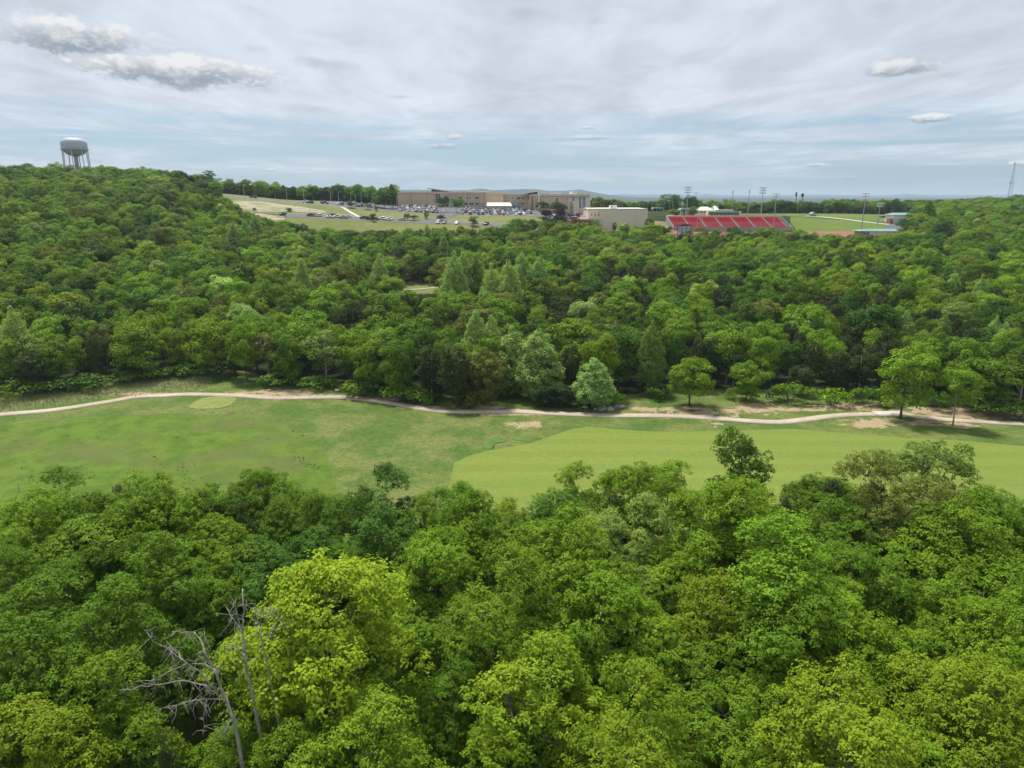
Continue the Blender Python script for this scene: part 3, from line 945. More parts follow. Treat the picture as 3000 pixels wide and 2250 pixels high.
for k in range(4):        # full oaks, leafy almost to the ground
    rng = np.random.default_rng(240 + k)
    L = broad_lobes(rng, 4.0, 12.5, (2.6, 1.6, 2.0, 1.2)[k], 0.9, 5, 6, 6)
    L += [((0, 0, 6.0), (2.2, 2.2, 3.2))]
    cm, cen = crown_mesh("crown", L, rng, 0.95, 12.0, 0.36, aspect=0.7, flat=0.9, tonevar=0.26, bumps=2.6, jit=0.22)
    variant('full', k, trunk_mesh("trunk", M['bark'], rng, 12.5, L[:-1], 0.2, sides=6), cm, 4.2, 12.5)
for k in range(4):        # pale pointed sycamores
    rng = np.random.default_rng(250 + k)
    L = []
    nz = 9
    for j, t in enumerate(np.linspace(0, 1, nz)):
        rr = 3.7 * (1 - t ** 1.5) ** 0.85 * min(1.0, 0.62 + 1.6 * t) + 0.45
        cnt_ = max(1, int(round(2 * math.pi * rr * 0.55 / 1.5)))
        for q_ in range(cnt_):
            a = 6.283 * q_ / cnt_ + 1.3 * j + rng.normal() * 0.2
            q = (rr * 0.62 if cnt_ > 1 else 0.0) * rng.uniform(0.85, 1.15)
            s_ = rr * 0.40 + 0.28
            L.append(((q * math.cos(a), q * math.sin(a), 2.2 + 11.2 * t + rng.normal() * 0.2), (s_, s_, 1.15)))
    cm, cen = crown_mesh("crown", L, rng, 0.55, 17.0, 0.30, aspect=0.7, flat=1.15, tonevar=0.26, bumps=2.6, cull=0.66, jit=0.3)
    variant('sycamore', k, trunk_mesh("trunk", M['bark_pale'], rng, 14.2, L[::3], 0.2, top=0.85, sides=6), cm, 4.0, 14.2)
for k in range(4):        # eastern cedars
    rng = np.random.default_rng(270 + k)
    b0 = (1.2, 2.6, 1.8, 3.2)[k]
    L = [((0.2 * rng.normal(), 0.2 * rng.normal(), b0 + (9.2 - b0) * t), ((1.9 * math.sin(math.pi * (0.22 + 0.70 * (1 - t))) ** 0.9 * (1 - 0.35 * t) + 0.3),) * 2 + (0.95,)) for t in np.linspace(0, 1, 8)]
    cm, cen = crown_mesh("crown", L, rng, 0.52, 14, 0.40, aspect=0.36, flat=0.9, zmin=-0.6, cull=0.7, needle=True, tonevar=0.3, bumps=3.2)
    variant('cedar', k, trunk_mesh("trunk", M['bark_pale'] if k % 2 else M['bark'], rng, 10.0, L, 0.15, top=0.92, limbs=False, sides=6), cm, 2.3, 10.0)
for k in range(3):        # shrubs
    rng = np.random.default_rng(290 + k)
    L = [((1.1 * math.cos(a) * q, 1.1 * math.sin(a) * q, 0.9 + 0.5 * rng.random()), (0.85, 0.85, 0.75)) for a, q in zip(np.linspace(0, 6.28, 7)[:-1], rng.uniform(0.5, 1.0, 6))] + [((0, 0, 1.5), (0.9, 0.9, 0.8))]
    cm, cen = crown_mesh("crown", L, rng, 0.45, 14, 0.34, aspect=0.6, tonevar=0.3, bumps=3.0)
    mb = MB()
    for a in np.linspace(0, 6.28, 6)[:-1]:
        mb.tube([(0.08 * math.cos(a), 0.08 * math.sin(a), -0.2), (0.5 * math.cos(a), 0.5 * math.sin(a), 0.8), (0.9 * math.cos(a), 0.9 * math.sin(a), 1.4)], [0.05, 0.04, 0.015], 5, cap=False)
    variant('shrub', k, mb.mesh("stem", M['bark']), cm, 1.9, 2.3)

GREEN = dict(mid=(0.105, 0.212, 0.018), fresh=(0.15, 0.28, 0.022), dark=(0.055, 0.130, 0.014), blue=(0.092, 0.208, 0.034), yellow=(0.250, 0.362, 0.018), lime=(0.175, 0.270, 0.020),
             olive=(0.150, 0.188, 0.032), pale=(0.195, 0.285, 0.050), cedar=(0.054, 0.078, 0.020), cedar_green=(0.040, 0.070, 0.020), syc=(0.265, 0.405, 0.098), plum=(0.055, 0.018, 0.028), brown=(0.105, 0.150, 0.026))
for k_ in ('mid', 'fresh', 'dark', 'blue', 'lime'):
    GREEN[k_] = (GREEN[k_][0] * 1.03, GREEN[k_][1] * 0.98, GREEN[k_][2] * 0.7)
WORD = dict(mid='mid-green', fresh='fresh green', dark='dark green', blue='blue-green', yellow='bright yellow-green', lime='lime green', olive='olive-yellow', pale='pale green',
            cedar='brownish green', cedar_green='dark green', syc='silvery green', plum='dark plum-red', brown='olive-brown')
TREES = []          # records for labelling


def jitter(c, s=0.08):
    k = 1 + random.gauss(0, s)
    h = random.gauss(0, s * 0.3)
    return (max(0.01, c[0] * k * (1 + h)), max(0.01, c[1] * k), max(0.005, c[2] * k * (1 - h)))


def plant(kind, x, y, Rr, H, tint, name, cat, group=None, label=None, vi=None, rz=None, z=None, species=None):
    tr, cr, r0, h0 = VAR[kind][random.randrange(len(VAR[kind])) if vi is None else vi % len(VAR[kind])]
    root = put(name, None, loc=(x, y, zt(x, y) if z is None else z), rz=random.uniform(0, 6.28) if rz is None else rz, scale=(Rr / r0, Rr / r0, H / h0))
    root.empty_display_size = 0.5
    put("trunk" if kind != 'shrub' else "stem", tr, root)
    c = put("crown", cr, root, color=jitter(GREEN[tint]))
    tag(root, label, cat, group)
    TREES.append(dict(o=root, x=x, y=y, z=root.location.z + H * 0.8, kind=kind, tint=tint, label=label, sp=species or cat, R=Rr))
    return root


# --- near canopy: crown centre in the photograph, apparent radius, tint
NEAR = [
    (60, 1565, 95, 'fresh'), (160, 1480, 75, 'mid'), (285, 1445, 85, 'mid'), (470, 1452, 95, 'fresh'), (600, 1432, 80, 'mid'), (92, 1645, 85, 'olive'), (30, 1730, 90, 'mid'), (240, 1610, 135, 'fresh'), (410, 1520, 110, 'mid'),
    (480, 1680, 130, 'mid'), (650, 1610, 105, 'fresh'), (830, 1480, 100, 'mid'), (920, 1500, 105, 'mid'), (760, 1690, 110, 'blue'), (935, 1620, 105, 'blue'), (90, 1820, 150, 'mid'), (330, 1830, 145, 'mid'),
    (90, 1990, 140, 'mid'), (300, 2040, 140, 'fresh'), (110, 2170, 150, 'lime'), (270, 2240, 110, 'fresh'), (590, 1800, 95, 'mid'), (870, 2215, 150, 'fresh'), (735, 2262, 95, 'fresh'),
    (1100, 1480, 95, 'dark'), (1120, 1570, 120, 'blue'), (1240, 1500, 90, 'mid'), (1380, 1450, 105, 'mid'), (1490, 1500, 80, 'lime'), (1600, 1455, 105, 'blue'), (1690, 1520, 95, 'mid'), (1290, 1640, 130, 'fresh'),
    (1200, 1720, 95, 'mid'), (1368, 1712, 92, 'blue'), (1480, 1610, 95, 'lime'), (1640, 1680, 150, 'fresh'), (1830, 1600, 110, 'pale'), (1950, 1680, 110, 'fresh'), (1790, 1790, 150, 'fresh'), (1450, 1850, 165, 'fresh'),
    (1250, 1850, 125, 'mid'), (1600, 1990, 195, 'lime'), (1340, 2050, 130, 'mid'), (1190, 2080, 105, 'fresh'), (1090, 2190, 180, 'lime'), (1910, 1850, 125, 'fresh'), (1860, 2020, 95, 'fresh'), (1840, 2230, 165, 'lime'),
    (1490, 2200, 120, 'mid'), (1660, 2150, 110, 'dark'), (2100, 1460, 135, 'fresh'), (2060, 1570, 100, 'blue'), (2250, 1530, 110, 'fresh'), (2600, 1490, 115, 'olive'), (2520, 1580, 110, 'mid'), (2780, 1560, 135, 'olive'),
    (2900, 1500, 120, 'mid'), (2970, 1600, 105, 'lime'), (2700, 1690, 115, 'fresh'), (2890, 1740, 130, 'fresh'), (2310, 1680, 190, 'fresh'), (2500, 1710, 125, 'mid'), (2110, 1780, 135, 'lime'), (2480, 1860, 165, 'fresh'),
    (2310, 1880, 150, 'mid'), (2060, 1960, 120, 'fresh'), (2330, 2000, 105, 'lime'), (2650, 1930, 110, 'olive'), (2770, 1850, 105, 'olive'), (2800, 2050, 150, 'lime'), (2930, 1900, 115, 'fresh'), (2150, 2080, 135, 'fresh'),
    (2490, 2110, 180, 'lime'), (2680, 2110, 105, 'olive'), (2240, 2220, 115, 'fresh'), (2010, 2150, 120, 'fresh'), (2620, 2240, 140, 'fresh'), (2860, 2210, 150, 'lime'), (2960, 2080, 120, 'mid'), (700, 1430, 80, 'mid'),
    (770, 1385, 75, 'mid'), (1340, 1405, 75, 'mid'), (1850, 1385, 88, 'fresh'), (1965, 1355, 75, 'fresh'), (2450, 1400, 80, 'mid'), (2360, 1395, 55, 'mid'), (1730, 1420, 75, 'fresh'), (970, 1440, 70, 'mid'),
    (2990, 1470, 70, 'mid'), (2860, 1430, 60, 'olive'), (2540, 1440, 60, 'mid'), (20, 2120, 100, 'mid'), (1010, 2020, 90, 'mid'), (1730, 1940, 85, 'mid'), (2200, 1900, 90, 'dark'), 
    (1000, 1700, 80, 'mid'), (380, 1700, 90, 'mid'), (190, 1730, 95, 'mid')]
LANDMARK_NEAR = []
i = 0
for (px, py, rp, tint) in NEAR:
    if tint in ('olive', 'pale') and random.random() < 0.5:
        tint = 'fresh'
    H = random.uniform(12.5, 17.0) * (0.95 if py < 1500 else 1.0) * (0.8 if tint == 'dark' else 1)
    py += 46 if py < 1470 else (20 if py < 1540 else 0)
    for _pass in range(2):
        p = at_height(px, py - rp * np.interp(py, [1380, 1480, 1650, 2200], [0.25, 0.25, 0.45, 0.30]), H * 0.97)
        sl = (p - Vector((0, 0, CAM_Z))).length
        Rr = min(6.4, max(3.1 if py < 1500 else 2.6, rp * sl / F_PX * (1.28 if py < 1500 else 1.14)))
        if _pass == 0:
            H = min(H, 3.0 * Rr + 1.6)
    plant('near', p.x, p.y, Rr, H, tint, "oak_tree", "tree", "oaks of the near canopy", species='near oak')
p = at_height(950, 1915, 12.5)
plant('near', p.x, p.y, 6.0, 18.0, 'yellow', "maple_tree", "tree", label="bright yellow-green maple standing out of the near canopy beside the dead tree", vi=0, species='landmark')
for (px, py, rp, tint, kind, nm, lab) in [
        (2165, 1402, 84, 'dark', 'near_open', 'oak_tree', "dark open-crowned oak rising above the near treeline against the fairway"),
        (2700, 1405, 110, 'pale', 'near_open', 'ash_tree', "thin pale yellow-green tree rising against the fairway on the right"),
        (1640, 1980, 100, 'lime', 'near_open', 'oak_tree', None), (410, 2215, 70, 'brown', 'near_open', 'oak_tree', "small olive-brown tree at the bottom edge below the dead tree")]:
    p = at_height(px, py, 11.5 if py < 2000 else 8)
    sl = (p - Vector((0, 0, CAM_Z))).length
    if lab:
        plant(kind, p.x, p.y, rp * sl / F_PX * 1.1, 15.5 if py < 2000 else 10, tint, nm, "tree", label=lab, species='landmark')
cedn = [(590, 1490, 60), (715, 1520, 60), (360, 1428, 50), (1675, 1382, 28), (1790, 1500, 75), (2310, 1505, 60), (2430, 1432, 70), (2445, 1525, 62), (2560, 1425, 75), (2770, 1442, 75), (2200, 1440, 45), (480, 2210, 50)]
for j, (px, py, rp) in enumerate(cedn):
    Hc = 12.0 if rp > 30 else 9.0
    p = at_height(px, py + (38 if py < 1470 else 10) - 0.6 * rp, Hc)
    sl = (p - Vector((0, 0, CAM_Z))).length
    plant('near_cedar', p.x, p.y, max(1.2, rp * sl / F_PX * 1.1), Hc, 'cedar', "cedar_tree", "tree", "cedars in the near canopy", species='near cedar')
# understorey filling the gaps of the near canopy
pts = [(t['x'], t['y']) for t in TREES]
cnt = 0
for _ in range(2500):
    y = random.uniform(20, 60)
    x = random.uniform(-0.80 * y - 4, 0.80 * y + 4)
    px, py = project(x, y, 8.0)
    lim = np.interp(px, [0, 300, 1000, 1300, 1500, 2000, 2500, 3000], [1620, 1550, 1570, 1540, 1540, 1500, 1520, 1580])
    if py < lim or (x < -5 and x > -22 and y < 37 and 300 < px < 780) or min((x - a) ** 2 + (y - b) ** 2 for a, b in pts) < 3.3 ** 2:
        continue
    pts.append((x, y))
    cnt += 1
    if cnt > 26:
        break
    plant('near', x, y, random.uniform(2.2, 3.0), random.uniform(7.5, 9.5), random.choice(['mid', 'dark', 'mid', 'blue']), "oak_tree", "tree", "oaks of the near canopy", species='near oak')

# --- notable trees along the path and in the wood across the fairway: foot in the photograph, top row, half width in px
FEAT = [
    (2638, 1229, 1030, 82, 'fresh', 'full', 'oak_tree', "tall full oak beside the pale bridge slab on the path"),
    (2790, 1250, 1095, 56, 'fresh', 'slim', 'oak_tree', "slim open oak on bare soil right of the bridge oak, path behind its trunk"),
    (2020, 1192, 1060, 64, 'fresh', 'full', 'oak_tree', "round bright oak at the worn bare soil left of the green sign"),
    (2184, 1178, 1066, 50, 'fresh', 'full', 'oak_tree', "small round oak standing just left of the green sign"),
    (1735, 1197, 1056, 66, 'syc', 'sycamore', 'sycamore_tree', "pale conical sycamore beside the rocks near the path"),
    (1500, 1160, 968, 66, 'syc', 'sycamore', 'sycamore_tree', "left of the two big silvery sycamores behind the path"),
    (1575, 1172, 974, 74, 'syc', 'sycamore', 'sycamore_tree', "right and broader of the two big silvery sycamores behind the path"),
    (1422, 1192, 1030, 60, 'olive', 'full', 'oak_tree', "yellowish oak just left of the two big silvery sycamores"),
    (1340, 1195, 1015, 56, 'cedar', 'cedar', 'cedar_tree', "brown-green cedar with bare lower trunk where the path bends down"),
    (1265, 1181, 1022, 48, 'cedar', 'cedar', 'cedar_tree', "cedar with pale bare trunk left of the path bend"),
    (1125, 1138, 1008, 50, 'cedar', 'cedar', 'cedar_tree', "tall thin cedar with long bare trunk left of the path bend"),
    (790, 1115, 985, 52, 'olive', 'mid_open', 'oak_tree', "open yellowish oak with pale trunk at the left forest edge"),
    (958, 1128, 975, 62, 'pale', 'mid_open', 'oak_tree', "gaunt pale oak with branching limbs showing at the forest edge"),
    (440, 1088, 985, 38, 'lime', 'mid_open', 'oak_tree', "small lime oak with straight pale trunk at the left forest edge"),
    (725, 1118, 965, 48, 'fresh', 'full', 'oak_tree', "narrow rich green oak reaching the ground at the left forest edge"),
    (98, 1158, 1040, 46, 'cedar', 'cedar', 'cedar_tree', "cedar with leaning pale trunk at the far left of the forest edge"),
    (2880, 1205, 1058, 92, 'mid', 'full', 'oak_tree', "broad oak with slanting trunk right of the slim oak"),
    (2340, 1158, 1075, 42, 'cedar', 'cedar', 'cedar_tree', "cedar with pale trunk behind the shrubs right of the green sign"),
    (2448, 1152, 1035, 48, 'cedar', 'cedar', 'cedar_tree', "taller cedar with forked trunk left of the bridge oak"),
    (2515, 1152, 1040, 46, 'cedar', 'cedar', 'cedar_tree', "cedar with slanting trunk next left of the bridge oak")]
for j, (px, py, top, rp, tint, kind, nm, lab) in enumerate(FEAT):
    x, y, z = on_ground(px, py, 260)
    H = (py - top) * y / F_PX * 1.07
    plant('mid' if kind == 'slim' else kind, x, y, rp * y * 1.03 / F_PX, H, tint, nm, "tree", label=lab, vi=3 if kind == 'slim' else j, z=z, species='landmark')
for px, py, rp, hp, tint, lab in [(1595, 1197, 46, 72, 'cedar_green', "left of two dark squat cedar bushes beside the path"), (1655, 1197, 44, 68, 'cedar_green', "right of two dark squat cedar bushes beside the path")]:
    x, y, z = on_ground(px, py, 260)
    plant('cedar', x, y, rp * y / F_PX * 0.95, hp * y / F_PX, tint, "cedar_bush", "bush", label=lab, vi=0, z=z, species='landmark')
sh = [(1495, 1168, 42, 48, 'mid'), (1700, 1190, 45, 40, 'dark'), (1790, 1192, 40, 42, 'mid'), (2310, 1182, 62, 52, 'mid'), (2440, 1192, 50, 48, 'fresh'), (2530, 1188, 46, 46, 'mid'), (2590, 1190, 40, 44, 'dark'),
      (2900, 1222, 60, 44, 'dark'), (2980, 1225, 60, 44, 'mid'), (2740, 1200, 50, 40, 'dark'), (60, 1165, 60, 48, 'mid'), (190, 1148, 60, 40, 'dark'), (265, 1140, 60, 40, 'dark'), (380, 1122, 55, 36, 'dark'),
      (520, 1108, 50, 34, 'dark'), (640, 1112, 45, 45, 'cedar_green'), (830, 1132, 60, 40, 'mid'), (1060, 1160, 60, 44, 'mid'), (1180, 1175, 60, 44, 'mid'), (1230, 1182, 45, 40, 'mid'), (930, 1140, 50, 34, 'mid'),
      (1930, 1172, 45, 36, 'dark'), (1380, 1188, 36, 30, 'dark'), (560, 1104, 45, 32, 'mid'), (120, 1158, 45, 36, 'mid'), (450, 1112, 40, 30, 'mid')]
sh.sort()
ORD = ['first', 'second', 'third', 'fourth', 'fifth', 'sixth', 'seventh', 'eighth', 'ninth', 'tenth', 'eleventh', 'twelfth', 'thirteenth', 'fourteenth', 'fifteenth', 'sixteenth', 'seventeenth', 'eighteenth', 'nineteenth', 'twentieth',
       'twenty-first', 'twenty-second', 'twenty-third', 'twenty-fourth', 'twenty-fifth', 'twenty-sixth', 'twenty-seventh', 'twenty-eighth', 'twenty-ninth', 'thirtieth']
for j, (px, py, rp, hp, tint) in enumerate(sh):
    x, y, z = on_ground(px, py, 260)
    plant('shrub', x, y, rp * y / F_PX * 1.1, hp * y / F_PX * 1.1, tint, "shrub", "shrub", "shrubs along the foot of the far forest edge",
          "%s shrub along the foot of the far forest edge, %s from the left" % (WORD[tint], ORD[j]), z=z, species='shrub')


def foot_from_top(px, py, H):
    d = pix_dir(px, py)
    d = d / d.y
    ys_ = np.arange(120, 640, 1.0)
    below = np.nonzero(CAM_Z + d.z * ys_ < zt(d.x * ys_, ys_) + H)[0]
    y = ys_[below[0]] if len(below) else 600.0
    return d.x * y, y


for (px, py) in [(1010, 750), (1050, 757), (1110, 748), (1330, 742), (1358, 742), (1392, 750), (1440, 778), (1490, 766), (1530, 743), (1580, 753), (1395, 915), (1440, 930), (1910, 945), (2110, 920), (2690, 795), (2800, 795), (2880, 810),
                 (2660, 915), (2770, 930), (2920, 930), (2950, 950), (680, 650), (715, 645), (655, 690), (30, 905), (880, 762), (600, 700), (2000, 965), (1300, 690), (1250, 660), (700, 612), (745, 625)]:
    H = (random.uniform(12, 14) if px > 2600 else random.uniform(14.5, 18)) + (3.0 if 730 < py < 785 and 1300 < px < 1600 else 0)
    x, y = foot_from_top(px, py, H)
    if y > 590 or y < edge_y(x) + 3:
        continue
    plant('sycamore', x, y, H * 0.22, H, 'syc' if random.random() < 0.75 else 'pale', "sycamore_tree", "tree", "pale sycamores in the wood", species='far sycamore')

# --- the wood across the fairway: where trees stand
CLEAR = []      # built ground that trees keep off, added before sampling


def forest_max(px):
    return np.interp(px, [-900, 560, 640, 700, 770, 850, 1000, 1450, 1500, 1740, 1760, 1830, 1850, 1950, 1970, 2520, 2540, 2640, 2680, 2720, 4000],
                     [660, 660, 455, 438, 418, 396, 393, 396, 420, 420, 400, 402, 418, 414, 404, 404, 396, 396, 440, 660, 660])


def forest_ok(x, y):
    px = 1500 + 2140 * x / y
    if y < edge_y(x) + (0.8 if px < 1950 else 4.5):
        return False
    if y < forest_max(px):
        if 1140 < px < 1300 and 238 < y < 286:
            return False
        cx = np.interp(y, [150, 200, 250, 300], [1440, 1430, 1390, 1360])
        if abs(px - cx) < 13 and y < 300 and y > 185:
            return False
        return True
    if 560 < px < 1165 and 546 < y < 660:
        return True
    if 1735 < px < 2180 and 608 < y < 1000:
        return True
    if 2180 <= px < 2720 and 616 < y < 1500:
        return True
    if px >= 2720 and y < 1500:
        return True
    return False


TOPLINE = np.array([(0, 470), (600, 528), (650, 560), (700, 612), (770, 640), (850, 658), (1000, 674), (1100, 677), (1180, 664), (1240, 672), (1290, 652), (1400, 662), (1450, 640), (1560, 640), (1650, 648), (1740, 662), (1800, 686), (1850, 668), (1900, 650), (1940, 660),
                    (1975, 688), (2030, 670), (2090, 652), (2150, 657), (2250, 670), (2330, 668), (2400, 690), (2540, 690), (2640, 688), (2680, 650), (2720, 604), (3000, 588)])
cell = 6.0
grid = {}


def far_enough(x, y, d):
    ci, cj = int(x // cell), int(y // cell)
    r = int(d // cell) + 1
    for a in range(ci - r, ci + r + 1):
        for b in range(cj - r, cj + r + 1):
            for (u, v, dd) in grid.get((a, b), ()):
                if (u - x) ** 2 + (v - y) ** 2 < (0.5 * (d + dd)) ** 2:
                    return False
    return True


def remember(x, y, d):
    grid.setdefault((int(x // cell), int(y // cell)), []).append((x, y, d))


for t in TREES:
    if t['y'] > 100 and t['kind'] != 'shrub':
        remember(t['x'], t['y'], 5.0 if t['kind'] == 'mid' else 3.6)
prng = random.Random(5)
wood = []
for (n_try, y0, y1, k0) in ((9000, 128, 200, 1.0), (42000, 200, 420, 1.0), (26000, 400, 680, 1.1), (16000, 600, 1500, 1.55)):
    for _ in range(n_try):
        y = math.sqrt(prng.uniform(y0 * y0, y1 * y1))
        x = prng.uniform(-0.80, 0.80) * y + prng.uniform(-6, 6)
        if not forest_ok(x, y):
            continue
        c = float(smooth_noise(x, y, 26.0, 8))
        front = y - float(edge_y(x))
        pc = 0.12 + 0.5 * max(0.0, c - 0.1)
        px = 1500 + 2140 * x / y
        if px > 1050 and px < 2650 and y < 260:
            pc += 0.22
        if px < 700:
            pc *= 0.55 if y > 175 else 1.0
        if y > 600:
            pc = 0.05
        cedar = prng.random() < pc
        big = prng.random()
        s = (3.7 if cedar else 4.4 + 4.6 * big * big) * k0
        if not far_enough(x, y, s):
            continue
        remember(x, y, s)
        shade = 0.6 * float(smooth_noise(x, y, 45.0, 9)) + prng.gauss(0, 0.75)
        if cedar:
            tint = 'cedar' if prng.random() < 0.7 else 'cedar_green'
            H, Rr, kind = prng.uniform(7.5, 11.0), prng.uniform(1.9, 2.7), 'cedar'
        else:
            tint = ['dark', 'dark', 'mid', 'fresh', 'fresh', 'lime', 'olive'][int(np.clip((shade + 1.6) / 3.2 * 7, 0, 6))]
            if prng.random() < 0.06:
                tint = prng.choice(['blue', 'pale', 'syc', 'lime'])
            H = (8.6 + 4.2 * big + abs(prng.gauss(0, 1.3))) * (0.95 if y < 500 else 0.9)
            Rr = (s * 0.5) * prng.uniform(1.2, 1.45)
            kind = 'mid' if prng.random() > 0.07 else 'mid_open'
            if prng.random() < (0.6 if front < 10 else 0.2):
                kind = 'full'
        if 330 < y < 470 and 640 < px < 2720:      # keep below the line of the crowns in front of the school
            g0 = zt(x, y)
            top = CAM_Z + y * (pix_dir(1500, np.interp(px, TOPLINE[:, 0], TOPLINE[:, 1]) + prng.uniform(-3, 10)).z / pix_dir(1500, 670).y)
            if g0 + H > top:
                H = top - g0
                if H < 4.0:
                    continue
                Rr = min(Rr, H * 0.5)
        if 1145 < px < 1305 and 195 < y < 240:     # the clearing behind stays in sight
            H = min(H, 3.5 + (272 - y) * 0.132 - zt(x, y))
            if H < 3.5:
                continue
            Rr = min(Rr, H * 0.45)
        wood.append((y, x, kind, Rr, H, tint))
wood.sort()
n_oak = sum(1 for t in TREES if t['o'].name.startswith('oak'))
quota = {'oak': 300 - n_oak, 'cedar': 150}
mass = []
for (y, x, kind, Rr, H, tint) in wood:
    k = 'cedar' if kind == 'cedar' else 'oak'
    px = 1500 + 2140 * x / y
    if quota[k] > 0 and -20 < px < 3020:
        quota[k] -= 1
        if k == 'oak':
            plant(kind, x, y, Rr, H, tint, "oak_tree", "tree", "oaks of the far forest edge", species='far oak')
        else:
            plant(kind, x, y, Rr, H, tint, "cedar_tree", "tree", "cedars of the far forest", species='far cedar')
    else:
        mass.append((y, x, kind, Rr, H, tint))

# the rest of the wood is too many to count: one object
SRC = {}
for t in TREES:
    if t['kind'] in ('mid', 'mid_open', 'cedar', 'sycamore', 'full'):
        c = [q for q in t['o'].children if q.name.startswith('crown')][0]
        b = [q for q in t['o'].children if q.name.startswith('trunk')][0]
        SRC.setdefault((t['kind'], c.data.name), (c, b))
KEYS = sorted(SRC)
pv, sc_, rt, ix, ti = [], [], [], [], []
for (y, x, kind, Rr, H, tint) in mass:
    opts = [i for i, k in enumerate(KEYS) if k[0] == kind]
    i = prng.choice(opts)
    v = [q for q in VAR[kind] if q[1].name == KEYS[i][1]][0]
    pv.append((x, y, zt(x, y) - 0.2))
    sc_.append((Rr / v[2], Rr / v[2], H / v[3]))
    rt.append(prng.uniform(0, 6.28))
    ix.append(i)
    ti.append(jitter([q * 1.05 for q in GREEN[tint]], 0.16))
me = bpy.data.meshes.new("woodland")
me.from_pydata(pv, [], [])
for nm, typ, data in (('size', 'FLOAT_VECTOR', sc_), ('tint', 'FLOAT_VECTOR', ti), ('turn', 'FLOAT', rt), ('pick', 'INT', ix)):
    at = me.attributes.new(nm, typ, 'POINT')
    arr = np.asarray(data, np.int32 if typ == 'INT' else np.float32).ravel()
    at.data.foreach_set('vector' if typ == 'FLOAT_VECTOR' else 'value', arr)
woodland = put("woodland", me)
tag(woodland, "dense green broadleaf and cedar wood covering the slopes up to the school", "woodland", None, 'stuff')
ng = bpy.data.node_groups.new("woodland", 'GeometryNodeTree')
ng.interface.new_socket("Geometry", in_out='INPUT', socket_type='NodeSocketGeometry')
ng.interface.new_socket("Geometry", in_out='OUTPUT', socket_type='NodeSocketGeometry')
gin, gout = ng.nodes.new('NodeGroupInput'), ng.nodes.new('NodeGroupOutput')


def named(nm, typ):
    n = ng.nodes.new('GeometryNodeInputNamedAttribute')
    n.data_type = typ
    n.inputs[0].default_value = nm
    return n.outputs[0]


a_size, a_turn, a_pick = named('size', 'FLOAT_VECTOR'), named('turn', 'FLOAT'), named('pick', 'INT')
rot = ng.nodes.new('ShaderNodeCombineXYZ')
ng.links.new(a_turn, rot.inputs[2])
joinall = ng.nodes.new('GeometryNodeJoinGeometry')
for i, k in enumerate(KEYS):
    c, b = SRC[k]
    oc = ng.nodes.new('GeometryNodeObjectInfo')
    oc.inputs[0].default_value = c
    ob = ng.nodes.new('GeometryNodeObjectInfo')
    ob.inputs[0].default_value = b
    sm = ng.nodes.new('GeometryNodeSetMaterial')
    sm.inputs['Material'].default_value = M['leaf_mass']
    ng.links.new(oc.outputs['Geometry'], sm.inputs['Geometry'])
    jg = ng.nodes.new('GeometryNodeJoinGeometry')
    ng.links.new(ob.outputs['Geometry'], jg.inputs[0])
    ng.links.new(sm.outputs[0], jg.inputs[0])
    cmp_ = ng.nodes.new('FunctionNodeCompare')
    cmp_.data_type = 'INT'
    cmp_.operation = 'EQUAL'
    ng.links.new(a_pick, cmp_.inputs[2])
    cmp_.inputs[3].default_value = i
    ip = ng.nodes.new('GeometryNodeInstanceOnPoints')
    ng.links.new(gin.outputs[0], ip.inputs['Points'])
    ng.links.new(cmp_.outputs[0], ip.inputs['Selection'])
    ng.links.new(jg.outputs[0], ip.inputs['Instance'])
    ng.links.new(rot.outputs[0], ip.inputs['Rotation'])
    ng.links.new(a_size, ip.inputs['Scale'])
    ng.links.new(ip.outputs[0], joinall.inputs[0])
ng.links.new(joinall.outputs[0], gout.inputs[0])
md = woodland.modifiers.new("woodland", 'NODES')
md.node_group = ng

# --- dead trees in the near canopy
def crop(cx, cy):
    return cx * 0.5123, 1400 + cy * 0.5123


